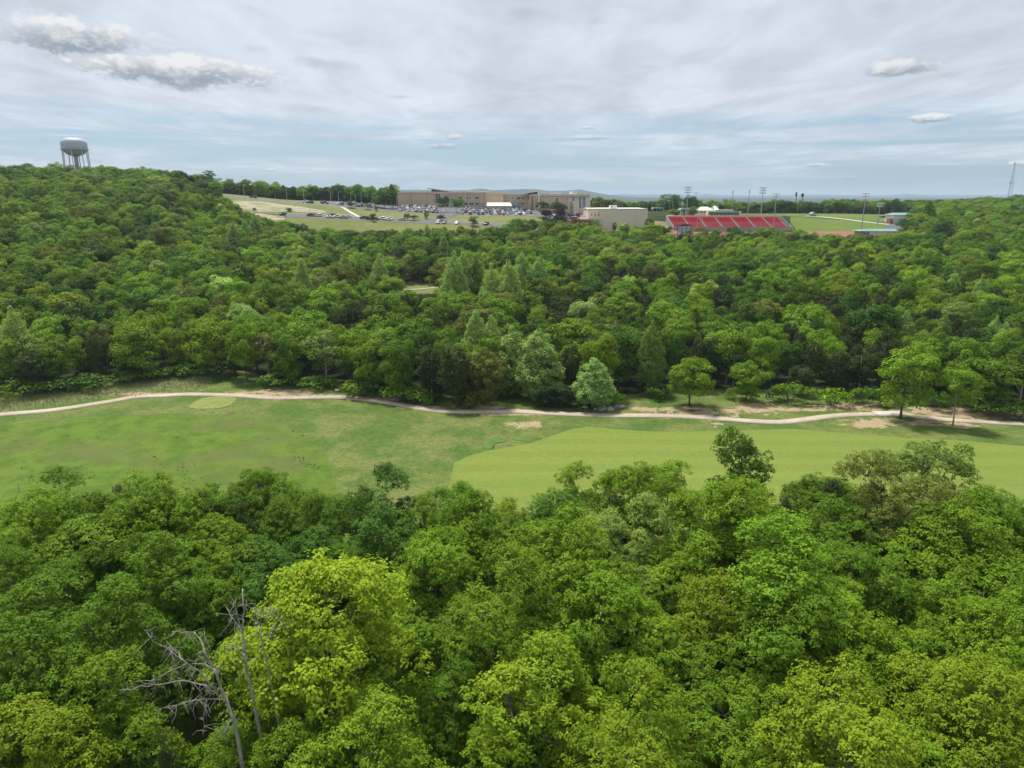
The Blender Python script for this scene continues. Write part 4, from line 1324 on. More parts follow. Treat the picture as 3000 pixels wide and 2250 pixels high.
def dead_tree(name, label, D, trunk, branches, r0, rb, seed, top_r=0.3):
    rng = np.random.default_rng(seed)
    base = at_depth(*crop(*trunk[0]), D)
    root = put(name, None, loc=(base.x + 0.6, D + 0.5, zt(base.x, D)))
    o3 = Vector(root.location)

    def line(pts, depth0, slope):
        out = []
        for i, q in enumerate(pts):
            out.append(at_depth(*crop(*q), D + depth0 + slope * i + (rng.normal() * 0.12 if i else 0)) - o3)
        return out

    mb = MB()
    pts = line(trunk, 0, 0.15)
    foot = [Vector((0, 0, -0.4)), Vector((pts[0].x * 0.3, pts[0].y * 0.3, pts[0].z * 0.5))]
    full = foot + pts
    full = [Vector(q) + Vector(rng.normal(size=3) * 0.03) for q in catmull([tuple(q) for q in full], 4)]
    n = len(full)
    mb.tube(full, [r0 * (1.15 - (1.15 - top_r) * i / (n - 1)) for i in range(n)], 8)
    mb.obj("trunk", M['deadwood'], root, smooth=True)
    for b in branches:
        mb = MB()
        sl = rng.choice([-0.5, 0.45, -0.25])
        p = line(b, 0.1, sl)
        k = len(p)
        # finer, slightly crooked line
        q = []
        for i in range(k - 1):
            for s in range(3):
                t = s / 3
                q.append(p[i].lerp(p[i + 1], t) + Vector(rng.normal(size=3) * 0.035 * (1 if s else 0)))
        q.append(p[-1])
        L = sum((q[i + 1] - q[i]).length for i in range(len(q) - 1))
        r1 = rb * min(1.0, 0.35 + L / 7)
        mb.tube(q, [r1 * (1 - 0.8 * i / (len(q) - 1)) for i in range(len(q))], 6)
        for i in range(1, len(q) - 1):
            for _ in range(4):
                if rng.random() < 0.62:
                    d = Vector(rng.normal(size=3)).normalized() * rng.uniform(0.25, 1.1) + Vector((0, 0, -0.25))
                    m_ = q[i] + d * 0.5 + Vector(rng.normal(size=3) * 0.07)
                    mb.tube([q[i], m_, q[i] + d], [0.016, 0.012, 0.006], 4, cap=False)
        mb.obj("branch", M['deadwood'], root, smooth=True)
    tag(root, label, "dead tree")
    return root


d1 = dead_tree("dead_tree", "grey dead tree leaning with bare spreading branches beside the yellow-green maple", 31.5,
               [(1345, 1440), (1310, 1310), (1270, 1220), (1240, 1130), (1180, 1010), (1140, 920), (1110, 885)],
               [[(1240, 1220), (1150, 1120), (1070, 1060), (980, 990), (870, 930), (830, 870)], [(1070, 1060), (960, 1110), (880, 1155), (805, 1165)],
                [(1250, 1250), (1180, 1190), (1060, 1160), (930, 1180), (800, 1190), (690, 1212)], [(1290, 1270), (1200, 1265), (1110, 1270), (1010, 1300), (870, 1330)],
                [(1180, 1270), (1165, 1390), (1160, 1480)], [(1110, 885), (1040, 885), (960, 870)], [(1050, 1040), (990, 980), (950, 930)], [(1180, 1010), (1185, 900)], [(1200, 1080), (1130, 1010)],
                [(1250, 1110), (1170, 1060), (1090, 1065)], [(1330, 1380), (1300, 1440), (1250, 1460)]], 0.105, 0.042, 1)
d2 = dead_tree("dead_tree", "upright grey snag with broken forked top just left of the yellow-green maple", 33.0,
               [(1412, 1100), (1400, 1000), (1395, 960), (1388, 850), (1392, 760), (1389, 635)],
               [[(1390, 880), (1350, 770), (1335, 690)], [(1385, 895), (1330, 800), (1300, 740)], [(1393, 770), (1425, 690)], [(1405, 1030), (1360, 970), (1320, 940)], [(1408, 1080), (1440, 1030)]], 0.09, 0.04, 2)
d3 = dead_tree("dead_tree", "thin forked dead sapling between the grey snag and the yellow-green maple", 33.5,
               [(1505, 960), (1495, 880), (1490, 800), (1515, 770)], [[(1515, 940), (1570, 850), (1622, 758)], [(1490, 850), (1460, 760), (1462, 700)], [(1495, 800), (1550, 780), (1540, 700)]], 0.05, 0.03, 3)


def px_crop(px, py):
    return px / 0.5123, (py - 1400) / 0.5123



# --- labels that single the trees out: rank by distance on each side of a landmark
def scr(t):
    return project(t['x'], t['y'], t['z'])


MARKS = {
    'near': [("the yellow-green maple", 965, 1830), ("the leaning grey dead tree", 580, 1990), ("the dark open treeline oak", 2165, 1335), ("the thin pale treeline tree", 2700, 1385)],
    'far': [("the oak by the bridge slab", 2638, 1110), ("the two silvery sycamores", 1540, 1060), ("the gaunt pale oak", 958, 1040), ("the small lime edge oak", 440, 1030), ("the small oak by the sign", 2184, 1110),
            ("the gravel clearing", 1240, 850)]}


def nth(n):
    if n <= len(ORD):
        return ORD[n - 1]
    return "%d%s" % (n, {1: 'st', 2: 'nd', 3: 'rd'}.get(n % 10 if n % 100 not in (11, 12, 13) else 0, 'th'))


NOUN = {'near oak': 'near oak', 'near cedar': 'near cedar', 'far oak': 'oak in far wood', 'far cedar': 'cedar in far wood', 'far sycamore': 'sycamore in far wood'}
buck = {}
for t in TREES:
    if t['label'] or t['sp'] not in NOUN:
        continue
    sx, sy = scr(t)
    ms = MARKS['near' if t['sp'].startswith('near') else 'far']
    nm, mx, my = min(ms, key=lambda q: (q[1] - sx) ** 2 + (1.6 * (q[2] - sy)) ** 2)
    dx, dy = sx - mx, sy - my
    side = ("right of" if dx > 0 else "left of") if abs(dx) > abs(dy) else ("behind" if dy < 0 else "in front of")
    buck.setdefault((t['sp'], nm, side), []).append((dx * dx + dy * dy, id(t), t))
for (sp, nm, side), L in buck.items():
    L.sort()
    for r_, (_, _, t) in enumerate(L):
        t['o']['label'] = "%s %s, %s nearest %s %s" % (WORD[t['tint']], NOUN[sp], nth(r_ + 1), side, nm)

# --- rocks, posts and signs on the golf course
rk = [(1553, 1160, 1.3), (1540, 1163, 0.9), (1570, 1162, 0.8), (1762, 1204, 1.5), (1785, 1203, 1.3), (1806, 1197, 1.1), (1745, 1202, 0.8), (1822, 1196, 0.9), (1715, 1196, 0.8), (1395, 868, 1.6), (1402, 880, 1.8), (1385, 893, 1.6), (1408, 864, 1.2),
      (588, 1148, 0.45), (2095, 1257, 0.45), (1655, 1221, 0.35)]
rng = np.random.default_rng(77)
rlabel = ["left of the grey rocks under the silvery sycamores", "smallest", ""]
for j, (px, py, s) in enumerate(rk):
    x, y, z = on_ground(px, py, 320)
    d = rand_dirs(rng, 46)
    import bmesh
    bm = bmesh.new()
    for q in d:
        w = 1 + 0.25 * rng.normal()
        bm.verts.new((q[0] * s * 0.75 * w, q[1] * s * 0.55 * w, q[2] * s * 0.36 * w))
    ch = bmesh.ops.convex_hull(bm, input=bm.verts)
    bmesh.ops.delete(bm, geom=[v for v in bm.verts if not v.link_faces], context='VERTS')
    me = bpy.data.meshes.new("rock")
    bm.to_mesh(me)
    bm.free()
    me.materials.append(M['rock'])
    o = put("rock", me, loc=(x, y, z + s * 0.12), rz=rng.uniform(0, 6))
    if j < 3:
        lab = "grey rock under the two silvery sycamores, %s from the left" % ORD[[1, 0, 2][j]]
    elif j < 9:
        order = sorted(range(3, 9), key=lambda q: rk[q][0])
        lab = "grey rock by the pale conical sycamore at the path, %s from the left" % ORD[order.index(j)]
    elif j < 13:
        order = sorted(range(9, 13), key=lambda q: rk[q][0])
        lab = "grey boulder in the creek gap of the wood, %s from the left" % ORD[order.index(j)]
    else:
        lab = ["small pale stone on the verge above the tee", "small pale stone at the fairway edge below the worn soil", "tiny stone at the path edge right of the sycamores"][j - 13]
    tag(o, lab, "rock")

M['white'] = simple("white paint", (0.78, 0.77, 0.74), 0.5, var=0.06)
M['signgreen'] = simple("dark green sign paint", (0.02, 0.10, 0.06), 0.5, var=0.06)
M['wood'] = simple("weathered wood", (0.35, 0.31, 0.26), 0.8, var=0.2, scale=3)
x, y, z = on_ground(58, 1447, 120)
fp = put("marker_post", None, loc=(x, y, z))
MB().box(-0.045, 0.045, -0.045, 0.045, -0.3, 1.2).obj("post", M['wood'], fp)
MB().lathe([(0.06, 1.2), (0.06, 1.24), (0.02, 1.28)], 8).obj("cap", M['wood'], fp)
tag(fp, "thin grey marker post in the meadow above the treeline at the left", "post")
x, y, z = on_ground(2253, 1172, 260)
sg = put("golf_sign", None, loc=(x, y, z))
MB().box(-0.75, 0.75, -0.06, 0.06, 0.45, 1.15).obj("board", M['signgreen'], sg)
MB().box(-0.55, -0.15, -0.09, -0.062, 0.65, 1.0).box(0.1, 0.5, -0.09, -0.062, 0.65, 1.0).obj("panel", M['white'], sg)
for s in (-0.6, 0.6):
    MB().box(s - 0.05, s + 0.05, -0.055, 0.055, -0.2, 0.447).obj("post", M['wood'], sg)
tag(sg, "small dark green sign at the forest edge above the bare soil", "sign")
x, y, z = on_ground(988, 1150, 260)
bb = put("yardage_marker", None, loc=(x, y, z))
MB().box(-0.4, 0.4, -0.05, 0.05, 0.35, 0.7).obj("board", M['white'], bb)
MB().box(-0.05, 0.05, -0.045, 0.045, -0.2, 0.348).obj("post", M['wood'], bb)
tag(bb, "small white board on a short post at the verge above the path", "sign")
x, y, z = on_ground(1405, 853, 320)
tb = put("trail_marker", None, loc=(x, y, z))
MB().box(-0.35, 0.35, -0.05, 0.05, 0.6, 1.7).obj("board", M['white'], tb)
MB().box(-0.06, 0.06, -0.045, 0.045, -0.2, 0.598).obj("post", M['wood'], tb)
tag(tb, "white post board by the boulders in the creek gap", "sign")

# tall pale grass at the left end of the path, weeds in the meadow: too many blades to count
P_, N_, A_ = [], [], []
rng = np.random.default_rng(5)
for _ in range(6000):
    px = rng.uniform(-60, 620)
    py = np.interp(px, [0, 200, 400, 620], [1186, 1160, 1132, 1120]) + rng.normal() * 10
    P_.append((px, py))
P_ = np.array(P_)
d0 = np.array([pix_dir(px, py) for px, py in P_])
t = -CAM_Z / d0[:, 2]
bx, by = d0[:, 0] * t, d0[:, 1] * t
bz = zt(bx, by)
h = rng.uniform(0.25, 0.7, len(bx))
a = rng.uniform(0, 3.14, len(bx))
w = 0.06
lx, ly = rng.normal(size=len(bx)) * 0.3 - 0.15, rng.normal(size=len(bx)) * 0.2
v = np.stack([np.stack([bx - w * np.cos(a), by - w * np.sin(a), bz], -1), np.stack([bx + w * np.cos(a), by + w * np.sin(a), bz], -1),
              np.stack([bx + lx + 0.03, by + ly, bz + h], -1)], 1).reshape(-1, 3)
M['straw'] = simple("dry tall grass", (0.215, 0.24, 0.085), 0.9, var=0.3, scale=0.3)
tag(put("tall_grass", make_mesh("tall_grass", v, np.arange(len(v)).reshape(-1, 3), M['straw'])), "pale tall dry grass between path and wood at the left", "grass", None, 'stuff')
P_ = np.stack([rng.uniform(-60, 980, 14000), rng.uniform(1235, 1480, 14000)], -1)
keep = (P_[:, 0] < np.interp(P_[:, 1], [1225, 1250, 1280, 1330, 1440, 1600], [770, 850, 905, 955, 992, 1040]))
d0 = np.array([pix_dir(px, py) for px, py in P_[keep]])
t = -CAM_Z / d0[:, 2]
bx, by = d0[:, 0] * t, d0[:, 1] * t
cl = smooth_noise(bx, by, 4.0, 12) + 0.5 * smooth_noise(bx, by, 1.6, 13)
k = cl > rng.uniform(0.55, 1.5, len(bx))
bx, by = bx[k], by[k]
bz = zt(bx, by)
n = len(bx)
pp = np.stack([bx, by, bz + 0.16], -1) + rng.normal(size=(n, 3)) * [0.1, 0.1, 0.04]
v, f = leaf_faces(pp, unit(UP + 0.7 * rng.normal(size=(n, 3))), rng.uniform(0.18, 0.36, n), rng, 0.6)
M['weed'] = simple("meadow weeds", (0.075, 0.150, 0.014), 0.8, var=0.4, scale=0.25)
tag(put("meadow_weeds", make_mesh("meadow_weeds", v, f, M['weed'])), "clumps of darker green weeds in the left meadow", "weeds", None, 'stuff')

# ------------------------------------------------------------------ school, stadium and other built things
M['brick'] = simple("tan brick", (0.53, 0.405, 0.29), 0.9, var=0.07, scale=0.15)
M['brick2'] = simple("lighter tan band", (0.60, 0.48, 0.36), 0.9, var=0.06, scale=0.15)
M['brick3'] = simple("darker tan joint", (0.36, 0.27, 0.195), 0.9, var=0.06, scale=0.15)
M['stucco'] = simple("beige panel", (0.70, 0.575, 0.45), 0.9, var=0.05, scale=0.12)
M['glass'] = simple("dark window glass", (0.015, 0.018, 0.022), 0.12, var=0.1, spec=0.6)
M['blueglass'] = simple("blue tinted glass", (0.03, 0.09, 0.22), 0.12, var=0.2, spec=0.6)
M['frame'] = simple("pale window frame", (0.62, 0.58, 0.51), 0.6, var=0.05)
M['roofgrey'] = simple("grey roof metal", (0.34, 0.31, 0.29), 0.5, var=0.06)
M['cream'] = simple("cream translucent roofing", (0.72, 0.66, 0.48), 0.6, var=0.05)
M['glasshouse'] = simple("greenhouse glazing", (0.30, 0.33, 0.31), 0.3, var=0.12)
M['greenroof'] = simple("green metal roof", (0.17, 0.31, 0.26), 0.45, var=0.06)
M['greendark'] = simple("dark green awning", (0.015, 0.10, 0.075), 0.6, var=0.08)
M['red'] = simple("red bleacher bench", (0.62, 0.032, 0.045), 0.6, var=0.10, scale=0.1)
M['purple'] = simple("shaded maroon riser", (0.23, 0.03, 0.075), 0.7, var=0.1)  # bench red darkened to maroon, shade between rows put into the colour
M['concrete'] = simple("grey concrete", (0.29, 0.27, 0.25), 0.85, var=0.1)
M['steel'] = simple("galvanised steel", (0.36, 0.38, 0.40), 0.5, metal=0.3, var=0.08)
M['lamp'] = simple("pale lamp pole", (0.58, 0.56, 0.52), 0.5, var=0.05)
M['tank'] = simple("white tank paint", (0.43, 0.45, 0.50), 0.5, var=0.03, scale=0.08)
M['yellow'] = simple("yellow goal paint", (0.78, 0.66, 0.12), 0.5, var=0.05)
M['peach'] = simple("faded orange goal paint", (0.75, 0.45, 0.30), 0.5, var=0.05)
M['black'] = simple("black steel", (0.02, 0.02, 0.022), 0.5, var=0.1)
M['maroon'] = simple("maroon sign", (0.22, 0.02, 0.04), 0.5, var=0.1)
M['panel'] = simple("grey white sheet panel", (0.58, 0.58, 0.55), 0.5, var=0.06)
M['rust'] = simple("rust red container", (0.30, 0.11, 0.085), 0.7, var=0.12)
M['tyre'] = simple("tyre rubber", (0.02, 0.02, 0.02), 0.8, var=0.1)
M['bin'] = simple("blue bin", (0.03, 0.20, 0.42), 0.5, var=0.1)
M['white_wall'] = simple("white metal siding", (0.72, 0.67, 0.62), 0.6, var=0.04)
M['brickred'] = simple("red brick", (0.30, 0.10, 0.08), 0.9, var=0.1)
pm, pg = mat_new("car paint")
oc = pg.node('ShaderNodeObjectInfo').outputs['Color']
finish(pg, pg.node('ShaderNodeBsdfPrincipled', {'Base Color': oc, 'Roughness': 0.28, 'Specular IOR Level': 0.5, 'Coat Weight': 0.4}).outputs[0])
M['paint'] = pm


def zp(py, D):
    return CAM_Z + D * (pix_dir(1500, py).z / pix_dir(1500, py).y)


def xp(px, py, D):
    d = pix_dir(px, py)
    return d.x / d.y * D


class Facade:
    """a thing whose parts are measured on its front plane at depth D"""
    def __init__(self, name, label, cat, D, px, py):
        self.D = D
        self.o = Vector((xp(px, py, D), D, zp(py, D)))
        self.root = put(name, None, loc=self.o)
        tag(self.root, label, cat)

    def X(self, px, py=590, d=0):
        return xp(px, py, self.D + d) - self.o.x

    def Z(self, py, d=0):
        return zp(py, self.D + d) - self.o.z

    def box(self, name, mat, px0, px1, py0, py1, d0, d1, parent=None, extra=0.0):
        """front face given in picture measures at depth offset d0, reaching back to d1"""
        pm_ = (py0 + py1) / 2
        return MB().box(self.X(px0, pm_, d0), self.X(px1, pm_, d0), d0, d1, self.Z(py1, d0) - extra, self.Z(py0, d0)).obj(name, mat, parent or self.root)

    def window(self, px0, px1, py0, py1, d0=0.0, cols=1, rows=1, glass='glass', sill=True):
        pm_ = (py0 + py1) / 2
        x0, x1, z0, z1 = self.X(px0, pm_, d0), self.X(px1, pm_, d0), self.Z(py1, d0), self.Z(py0, d0)
        w = MB().box(x0, x1, d0 - 0.06, d0 - 0.004, z0, z1).obj("window", M['frame'], self.root)
        gx_, gz_ = (x1 - x0) / cols, (z1 - z0) / rows
        for c in range(cols):
            for r_ in range(rows):
                MB().box(x0 + c * gx_ + 0.12, x0 + (c + 1) * gx_ - 0.12, d0 - 0.10, d0 - 0.063, z0 + r_ * gz_ + 0.12, z0 + (r_ + 1) * gz_ - 0.12).obj("pane", M[glass], w)
        if sill:
            MB().box(x0 - 0.15, x1 + 0.15, d0 - 0.22, d0 - 0.004, z0 - 0.25, z0 - 0.003).obj("sill", M['frame'], w)
        return w


# --- left and middle school wings
S = Facade("school_building", "long two storey tan brick school with slanted rooftop clerestory behind the full car parks", "school", 540.0, 1320, 606)
S.box("wall", M['brick'], 1165, 1317, 566.5, 606, 0, 45, extra=3)
S.box("parapet", M['brick2'], 1164.5, 1317, 561.5, 566.4, -0.25, 45.2)
S.box("wall", M['brick'], 1317.2, 1420, 567, 607, -1.2, 44, extra=3)
S.box("parapet", M['brick2'], 1317.2, 1420, 562, 566.9, -1.45, 44)
S.box("wall", M['brick'], 1420.3, 1475, 568, 607, -2.0, 40, extra=3)
S.box("parapet", M['brick2'], 1420.3, 1475.5, 563.5, 567.9, -2.3, 40.2)
S.box("wall", M['brick'], 1475.8, 1556, 571.5, 608, 3, 40, extra=3)
S.box("parapet", M['brick2'], 1475.8, 1556, 568.5, 571.4, 2.8, 40.2)
for p in (1205, 1250, 1272):
    S.box("pilaster", M['brick3'], p - 0.6, p + 0.6, 562.5, 605.5, -0.40, -0.26)
for p in (1336, 1371, 1405):
    S.box("pilaster", M['brick3'], p - 0.4, p + 0.4, 567.5, 606, -1.62, -1.46)
S.box("cornice", M['brick3'], 1166, 1271, 566.6, 567.5, -0.34, -0.003)
S.box("cornice", M['brick3'], 1317.5, 1419.5, 567.1, 568.0, -1.54, -1.203)
S.box("entrance_tower", M['brick3'], 1311, 1319, 571, 606.5, -3.2, -1.63, extra=3)
S.box("portal", M['slab'], 1315, 1319.6, 574, 606.5, -3.6, -3.203, extra=2)
S.window(1275.5, 1290.5, 568.5, 593.5, -0.003, 2, 4, sill=False)
for a, b, c, d in [(1344, 1354, 576, 584), (1366.5, 1370.2, 576.3, 584), (1375.6, 1379.4, 576.3, 584), (1392, 1402.3, 576, 584.2), (1360, 1370.3, 593, 601.5), (1376.2, 1387, 593, 601.5), (1392, 1402.6, 593, 601.5)]:
    S.window(a, b, c, d, -1.203, 2 if b - a > 6 else 1, 1)
S.box("door", M['glasshouse'], 1410, 1415.5, 594, 606, -1.5, -1.203)
for a, b, c, d in [(1499.5, 1503.2, 577, 584), (1513, 1525, 577.3, 584.8), (1527, 1536, 577.3, 584.8), (1546, 1549.5, 577.5, 584.5), (1526.5, 1535.5, 592.8, 599.8)]:
    S.window(a, b, c, d, 2.997, 2 if b - a > 6 else 1, 1)
S.box("glass_entrance", M['glasshouse'], 1504, 1520, 590, 608, 1.0, 2.99)
for p0, p1, dd in ((1550, 1558, -4), (1562, 1569, -9), (1572, 1580, -14)):
    S.box("pier", M['brick'], p0, p1, 570.5, 612, dd, 30, extra=3)
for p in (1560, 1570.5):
    S.box("shadow_slot", M['brick3'], p - 1.6, p + 1.6, 573, 612, -3 if p < 1565 else -8, 30, extra=3)  # strips between the piers, their shade given by darker brick
# slanted clerestory roofs
mb = MB()
x0, x1, z0, z1 = S.X(1251, 552, 8), S.X(1318, 558, 8), S.Z(550.3, 8), S.Z(559.4, 8)
mb.prism([(x0, z0 - 0.65), (x0 + 0.5, z0), (x1, z1), (x1, z1 - 0.6)], 8, 26)
roof = mb.obj("slanted_roof", M['roofgrey'], S.root)
MB().prism([(S.X(1264, 557, 9), S.Z(561.4, 9)), (S.X(1264, 557, 9), S.Z(553.9, 9)), (S.X(1312, 559, 9), S.Z(560.9, 9)), (S.X(1312, 559, 9), S.Z(561.4, 9))], 9.5, 25).obj("clerestory", M['glass'], roof)
x0, x1, z0, z1 = S.X(1536, 562, -2), S.X(1583, 560, -2), S.Z(565.5, -2), S.Z(558.2, -2)
roof = MB().prism([(x0, z0 - 0.5), (x0, z0), (x1, z1), (x1, z1 - 0.5)], -2, 14).obj("slanted_roof", M['brick2'], S.root)
MB().prism([(S.X(1546, 565, -1), S.Z(569, -1)), (S.X(1546, 565, -1), S.Z(565.0, -1)), (S.X(1574.5, 562, -1), S.Z(560.9, -1)), (S.X(1574.5, 562, -1), S.Z(569, -1))], -1, 13).obj("clerestory", M['glass'], roof)
for p0, p1, q in ((1370, 1395, 560.5), (1400, 1432, 560.2), (1330, 1345, 561)):
    S.box("roof_unit", M['frame'], p0, p1, q, 563, 12, 18)

S2 = Facade("school_wing", "tall right school wing of tan brick with blue window strips", "school", 505.0, 1650, 618)
S2.box("wall", M['brick'], 1580, 1662, 574.6, 618, 0, 45, extra=4)
S2.box("parapet", M['brick2'], 1579.6, 1729, 569, 574.5, -0.3, 45.2)
S2.box("wall", M['stucco'], 1662.3, 1728.6, 574.6, 618, 1.0, 45, extra=4)
S2.box("cornice", M['brick3'], 1581, 1661, 574.7, 575.8, -0.2, -0.003)
S2.box("projecting_wall", M['stucco'], 1681, 1696.5, 599, 617, -0.6, 0.99, extra=4)
S2.box("recess_shade", M['brick3'], 1670.5, 1677, 590, 616, 0.5, 0.99, extra=4)  # dark box on the wall, the shade of a recess put into its colour
S2.window(1580.5, 1584.8, 579, 603, -0.003, 2, 1, sill=False)
S2.window(1628, 1634.8, 579, 603, -0.003, 2, 2, sill=False)
S2.window(1675.5, 1684.5, 577.5, 589.5, 0.997, 2, 3, 'blueglass', sill=False)
S2.window(1695.5, 1703.5, 577.8, 610, 0.997, 2, 6, 'blueglass', sill=False)
S2.window(1706.3, 1715.2, 577.8, 610, 0.997, 2, 6, 'blueglass', sill=False)
u = S2.box("roof_unit", M['white'], 1671, 1689, 561.5, 569, 8, 14)
S2.box("vent", M['black'], 1680, 1687, 562.8, 564.4, 7.9, 7.997, u)
S2.box("roof_unit", M['frame'], 1614, 1646, 565.2, 569, 14, 24)
for p in (1527, 1535, 1597, 1603, 1699):
    S2.box("vent_pipe", M['lamp'], p - 0.5, p + 0.5, 562.5, 569, 12, 12.4)

G = Facade("greenhouse", "low greenhouse with cream ridge roof against the school wall", "greenhouse", 524.0, 1462, 613)
G.box("glazing", M['glasshouse'], 1427, 1499, 603.4, 613, 0, 12, extra=2)
xa, xb, xc, xd = G.X(1425.5, 598), G.X(1500, 598), G.X(1495, 598, 6), G.X(1427, 598, 6)
za, zb = G.Z(603.3), G.Z(593.3, 6)
MB().add([(xa, -0.4, za), (xb, -0.4, za), (xc, 6, zb), (xd, 6, zb), (xb, 12.4, za), (xa, 12.4, za)], [(0, 1, 2, 3), (3, 2, 4, 5), (1, 4, 2), (0, 3, 5), (0, 5, 4, 1)]).obj("roof", M['cream'], G.root)
for p in range(1433, 1499, 9):
    G.box("mullion", M['frame'], p - 0.25, p + 0.25, 603.6, 612.5, -0.1, -0.003)
BN = Facade("dumpster", "blue dumpster between the greenhouse and the school entrance", "dumpster", 530.0, 1508, 607)
BN.box("body", M['bin'], 1504, 1512, 603.8, 608, 0, 1.8, extra=0.6)
BN.box("lid", M['black'], 1503.8, 1512.2, 603.2, 603.7, -0.1, 1.9)

# --- windowless hall in front
A = Facade("theatre_hall", "large windowless beige hall with a white roof unit", "hall", 430.0, 1830, 672)
A.box("wall", M['stucco'], 1760, 1897, 613, 673, 0, 34, extra=4)
A.box("coping", M['frame'], 1759.6, 1897.4, 611.2, 612.9, -0.2, 34.2)
A.box("wall", M['stucco'], 1722, 1759.7, 613, 668, 2.5, 30, extra=6)
A.box("coping", M['frame'], 1721.6, 1759.4, 611.2, 612.9, 2.3, 30.2)
A.box("lean_to", M['brick2'], 1694, 1722, 640, 668, -4, 8, extra=6)
A.box("plinth", M['brick2'], 1694, 1759.5, 639, 668, -1.5, 2.49, extra=5)
for p in (1733.4, 1743.6, 1753.8):
    A.window(p - 1.6, p + 1.6, 625, 633, 2.497, 1, 1, sill=False)
for p in (1795, 1829, 1863):
    A.box("panel_joint", M['brick2'], p - 0.25, p + 0.25, 613.5, 672, -0.05, -0.003)
u = A.box("roof_unit", M['white'], 1787.5, 1808, 602, 611, 4, 9)
A.box("vent", M['black'], 1790, 1796, 604.2, 606.2, 3.9, 3.997, u)
for p0, p1, q0, q1, lab in ((1673, 1692, 635, 650, "rust-red shipping container left of the windowless hall"), (1700, 1726, 644, 653, "long rust-red trailer in front of the windowless hall")):
    Cn = Facade("container", lab, "container", 424.0 if p0 > 1690 else 436.0, (p0 + p1) / 2, q1)
    Cn.box("body", M['rust'], p0, p1, q0, q1, 0, 2.6, extra=1.5)
    for k in range(7):
        p = p0 + (p1 - p0) * (k + 0.5) / 7
        Cn.box("rib", M['rust'], p - 0.4, p + 0.4, q0 + 0.5, q1 - 0.5, -0.12, -0.003)
Wt = Facade("white_tanks", "white utility cabinet at the edge of the right car park", "cabinet", 446.0, 1708, 637)
for p0, p1, q0 in ((1700.5, 1706, 631), (1707, 1710.5, 630.5), (1711.5, 1715, 630.5)):
    Wt.box("cabinet", M['white'], p0, p1, q0, 637, 0, 1.5, extra=2)

# --- grandstand
GX0, GX1 = xs_of(1953, 467), xs_of(2283, 467)
gs = put("grandstand", None, loc=((GX0 + GX1) / 2, 445.0, zt(140, 445.0)))
z_lo, z_hi, d_lo, d_hi = zp(668.5, 445.0), zp(634.5, 467.0), 445.0, 467.0
oz = gs.location.z
hw = (GX1 - GX0) / 2
rows = 26
rise, run = (z_hi - z_lo) / rows, (d_hi - d_lo) / rows
mb = MB()
mb.prism([(0, 0)] * 3, 0, 0) if False else None
prof = [(-0.9, -2.5), (-0.9, z_lo - oz - 0.30), (22.4, z_hi - oz - 0.30), (22.4, -2.5)]
vs = [(x, y, z) for x in (-hw, hw) for y, z in prof]
mb.add(vs, [(3, 2, 1, 0), (4, 5, 6, 7), (0, 1, 5, 4), (1, 2, 6, 5), (2, 3, 7, 6)])
mb.obj("stand_base", M['concrete'], gs)
sec = 7
gap = 1.25
wsec = (2 * hw - gap * (sec + 1)) / sec
bench = MB().box(0, wsec, 0, run * 0.80, -0.10, 0.0).mesh("bench", M['red'])
riser = MB().box(0, wsec, run * 0.805, run * 1.0, -0.32, -0.02).mesh("riser", M['purple'])
for s in range(sec):
    xx = -hw + gap + s * (wsec + gap)
    sroot = MB().add([(xx, 0, z_lo - oz - 0.27), (xx + wsec, 0, z_lo - oz - 0.27), (xx + wsec, 22, z_hi - oz - 0.27), (xx, 22, z_hi - oz - 0.27), (xx, 22, z_hi - oz - 0.29), (xx + wsec, 22, z_hi - oz - 0.29), (xx, 0, z_lo - oz - 0.29), (xx + wsec, 0, z_lo - oz - 0.29)],
                    [(0, 1, 2, 3), (3, 2, 5, 4), (0, 6, 7, 1)]).obj("seating_section", M['purple'], gs)
    for r_ in range(rows):
        if s >= 5 and r_ < 2 and s == 6:
            pass
        put("bench", bench, sroot, loc=(xx, r_ * run, z_lo - oz + (r_ + 0.5) * rise + 0.10))
for s in range(sec + 1):
    xx = -hw + s * (wsec + gap) + 0.25
    st = MB()
    for r_ in range(rows):
        st.box(xx, xx + gap - 0.5, r_ * run, (r_ + 1) * run - 0.004, z_lo - oz - 0.3 + r_ * rise * 0.0 + r_ * rise, z_lo - oz + (r_ + 0.8) * rise)
    st.obj("aisle_steps", M['concrete_walk'], gs)
MB().box(-hw - 0.2, hw + 0.2, -1.5, -1.2, -2.5, z_lo - oz + 0.9).obj("front_wall", M['concrete'], gs)
MB().box(-hw - 0.2, hw + 0.2, 22.45, 22.8, -2.5, z_hi - oz + 0.7).obj("back_wall", M['brick2'], gs)
for sx in (-hw - 0.15, hw + 0.15):
    mb = MB()
    for t in np.linspace(0, 1, 12):
        mb.tube([(sx, 22 * t, (z_lo + (z_hi - z_lo) * t) - oz), (sx, 22 * t, (z_lo + (z_hi - z_lo) * t) - oz + 1.1)], 0.05, 5)
    for h in (0.5, 1.1):
        mb.tube([(sx, 0, z_lo - oz + h), (sx, 22, z_hi - oz + h)], 0.05, 5)
    mb.obj("handrail", M['steel'], gs)
tag(gs, "red bleacher grandstand of seven sections divided by pale aisles", "grandstand")

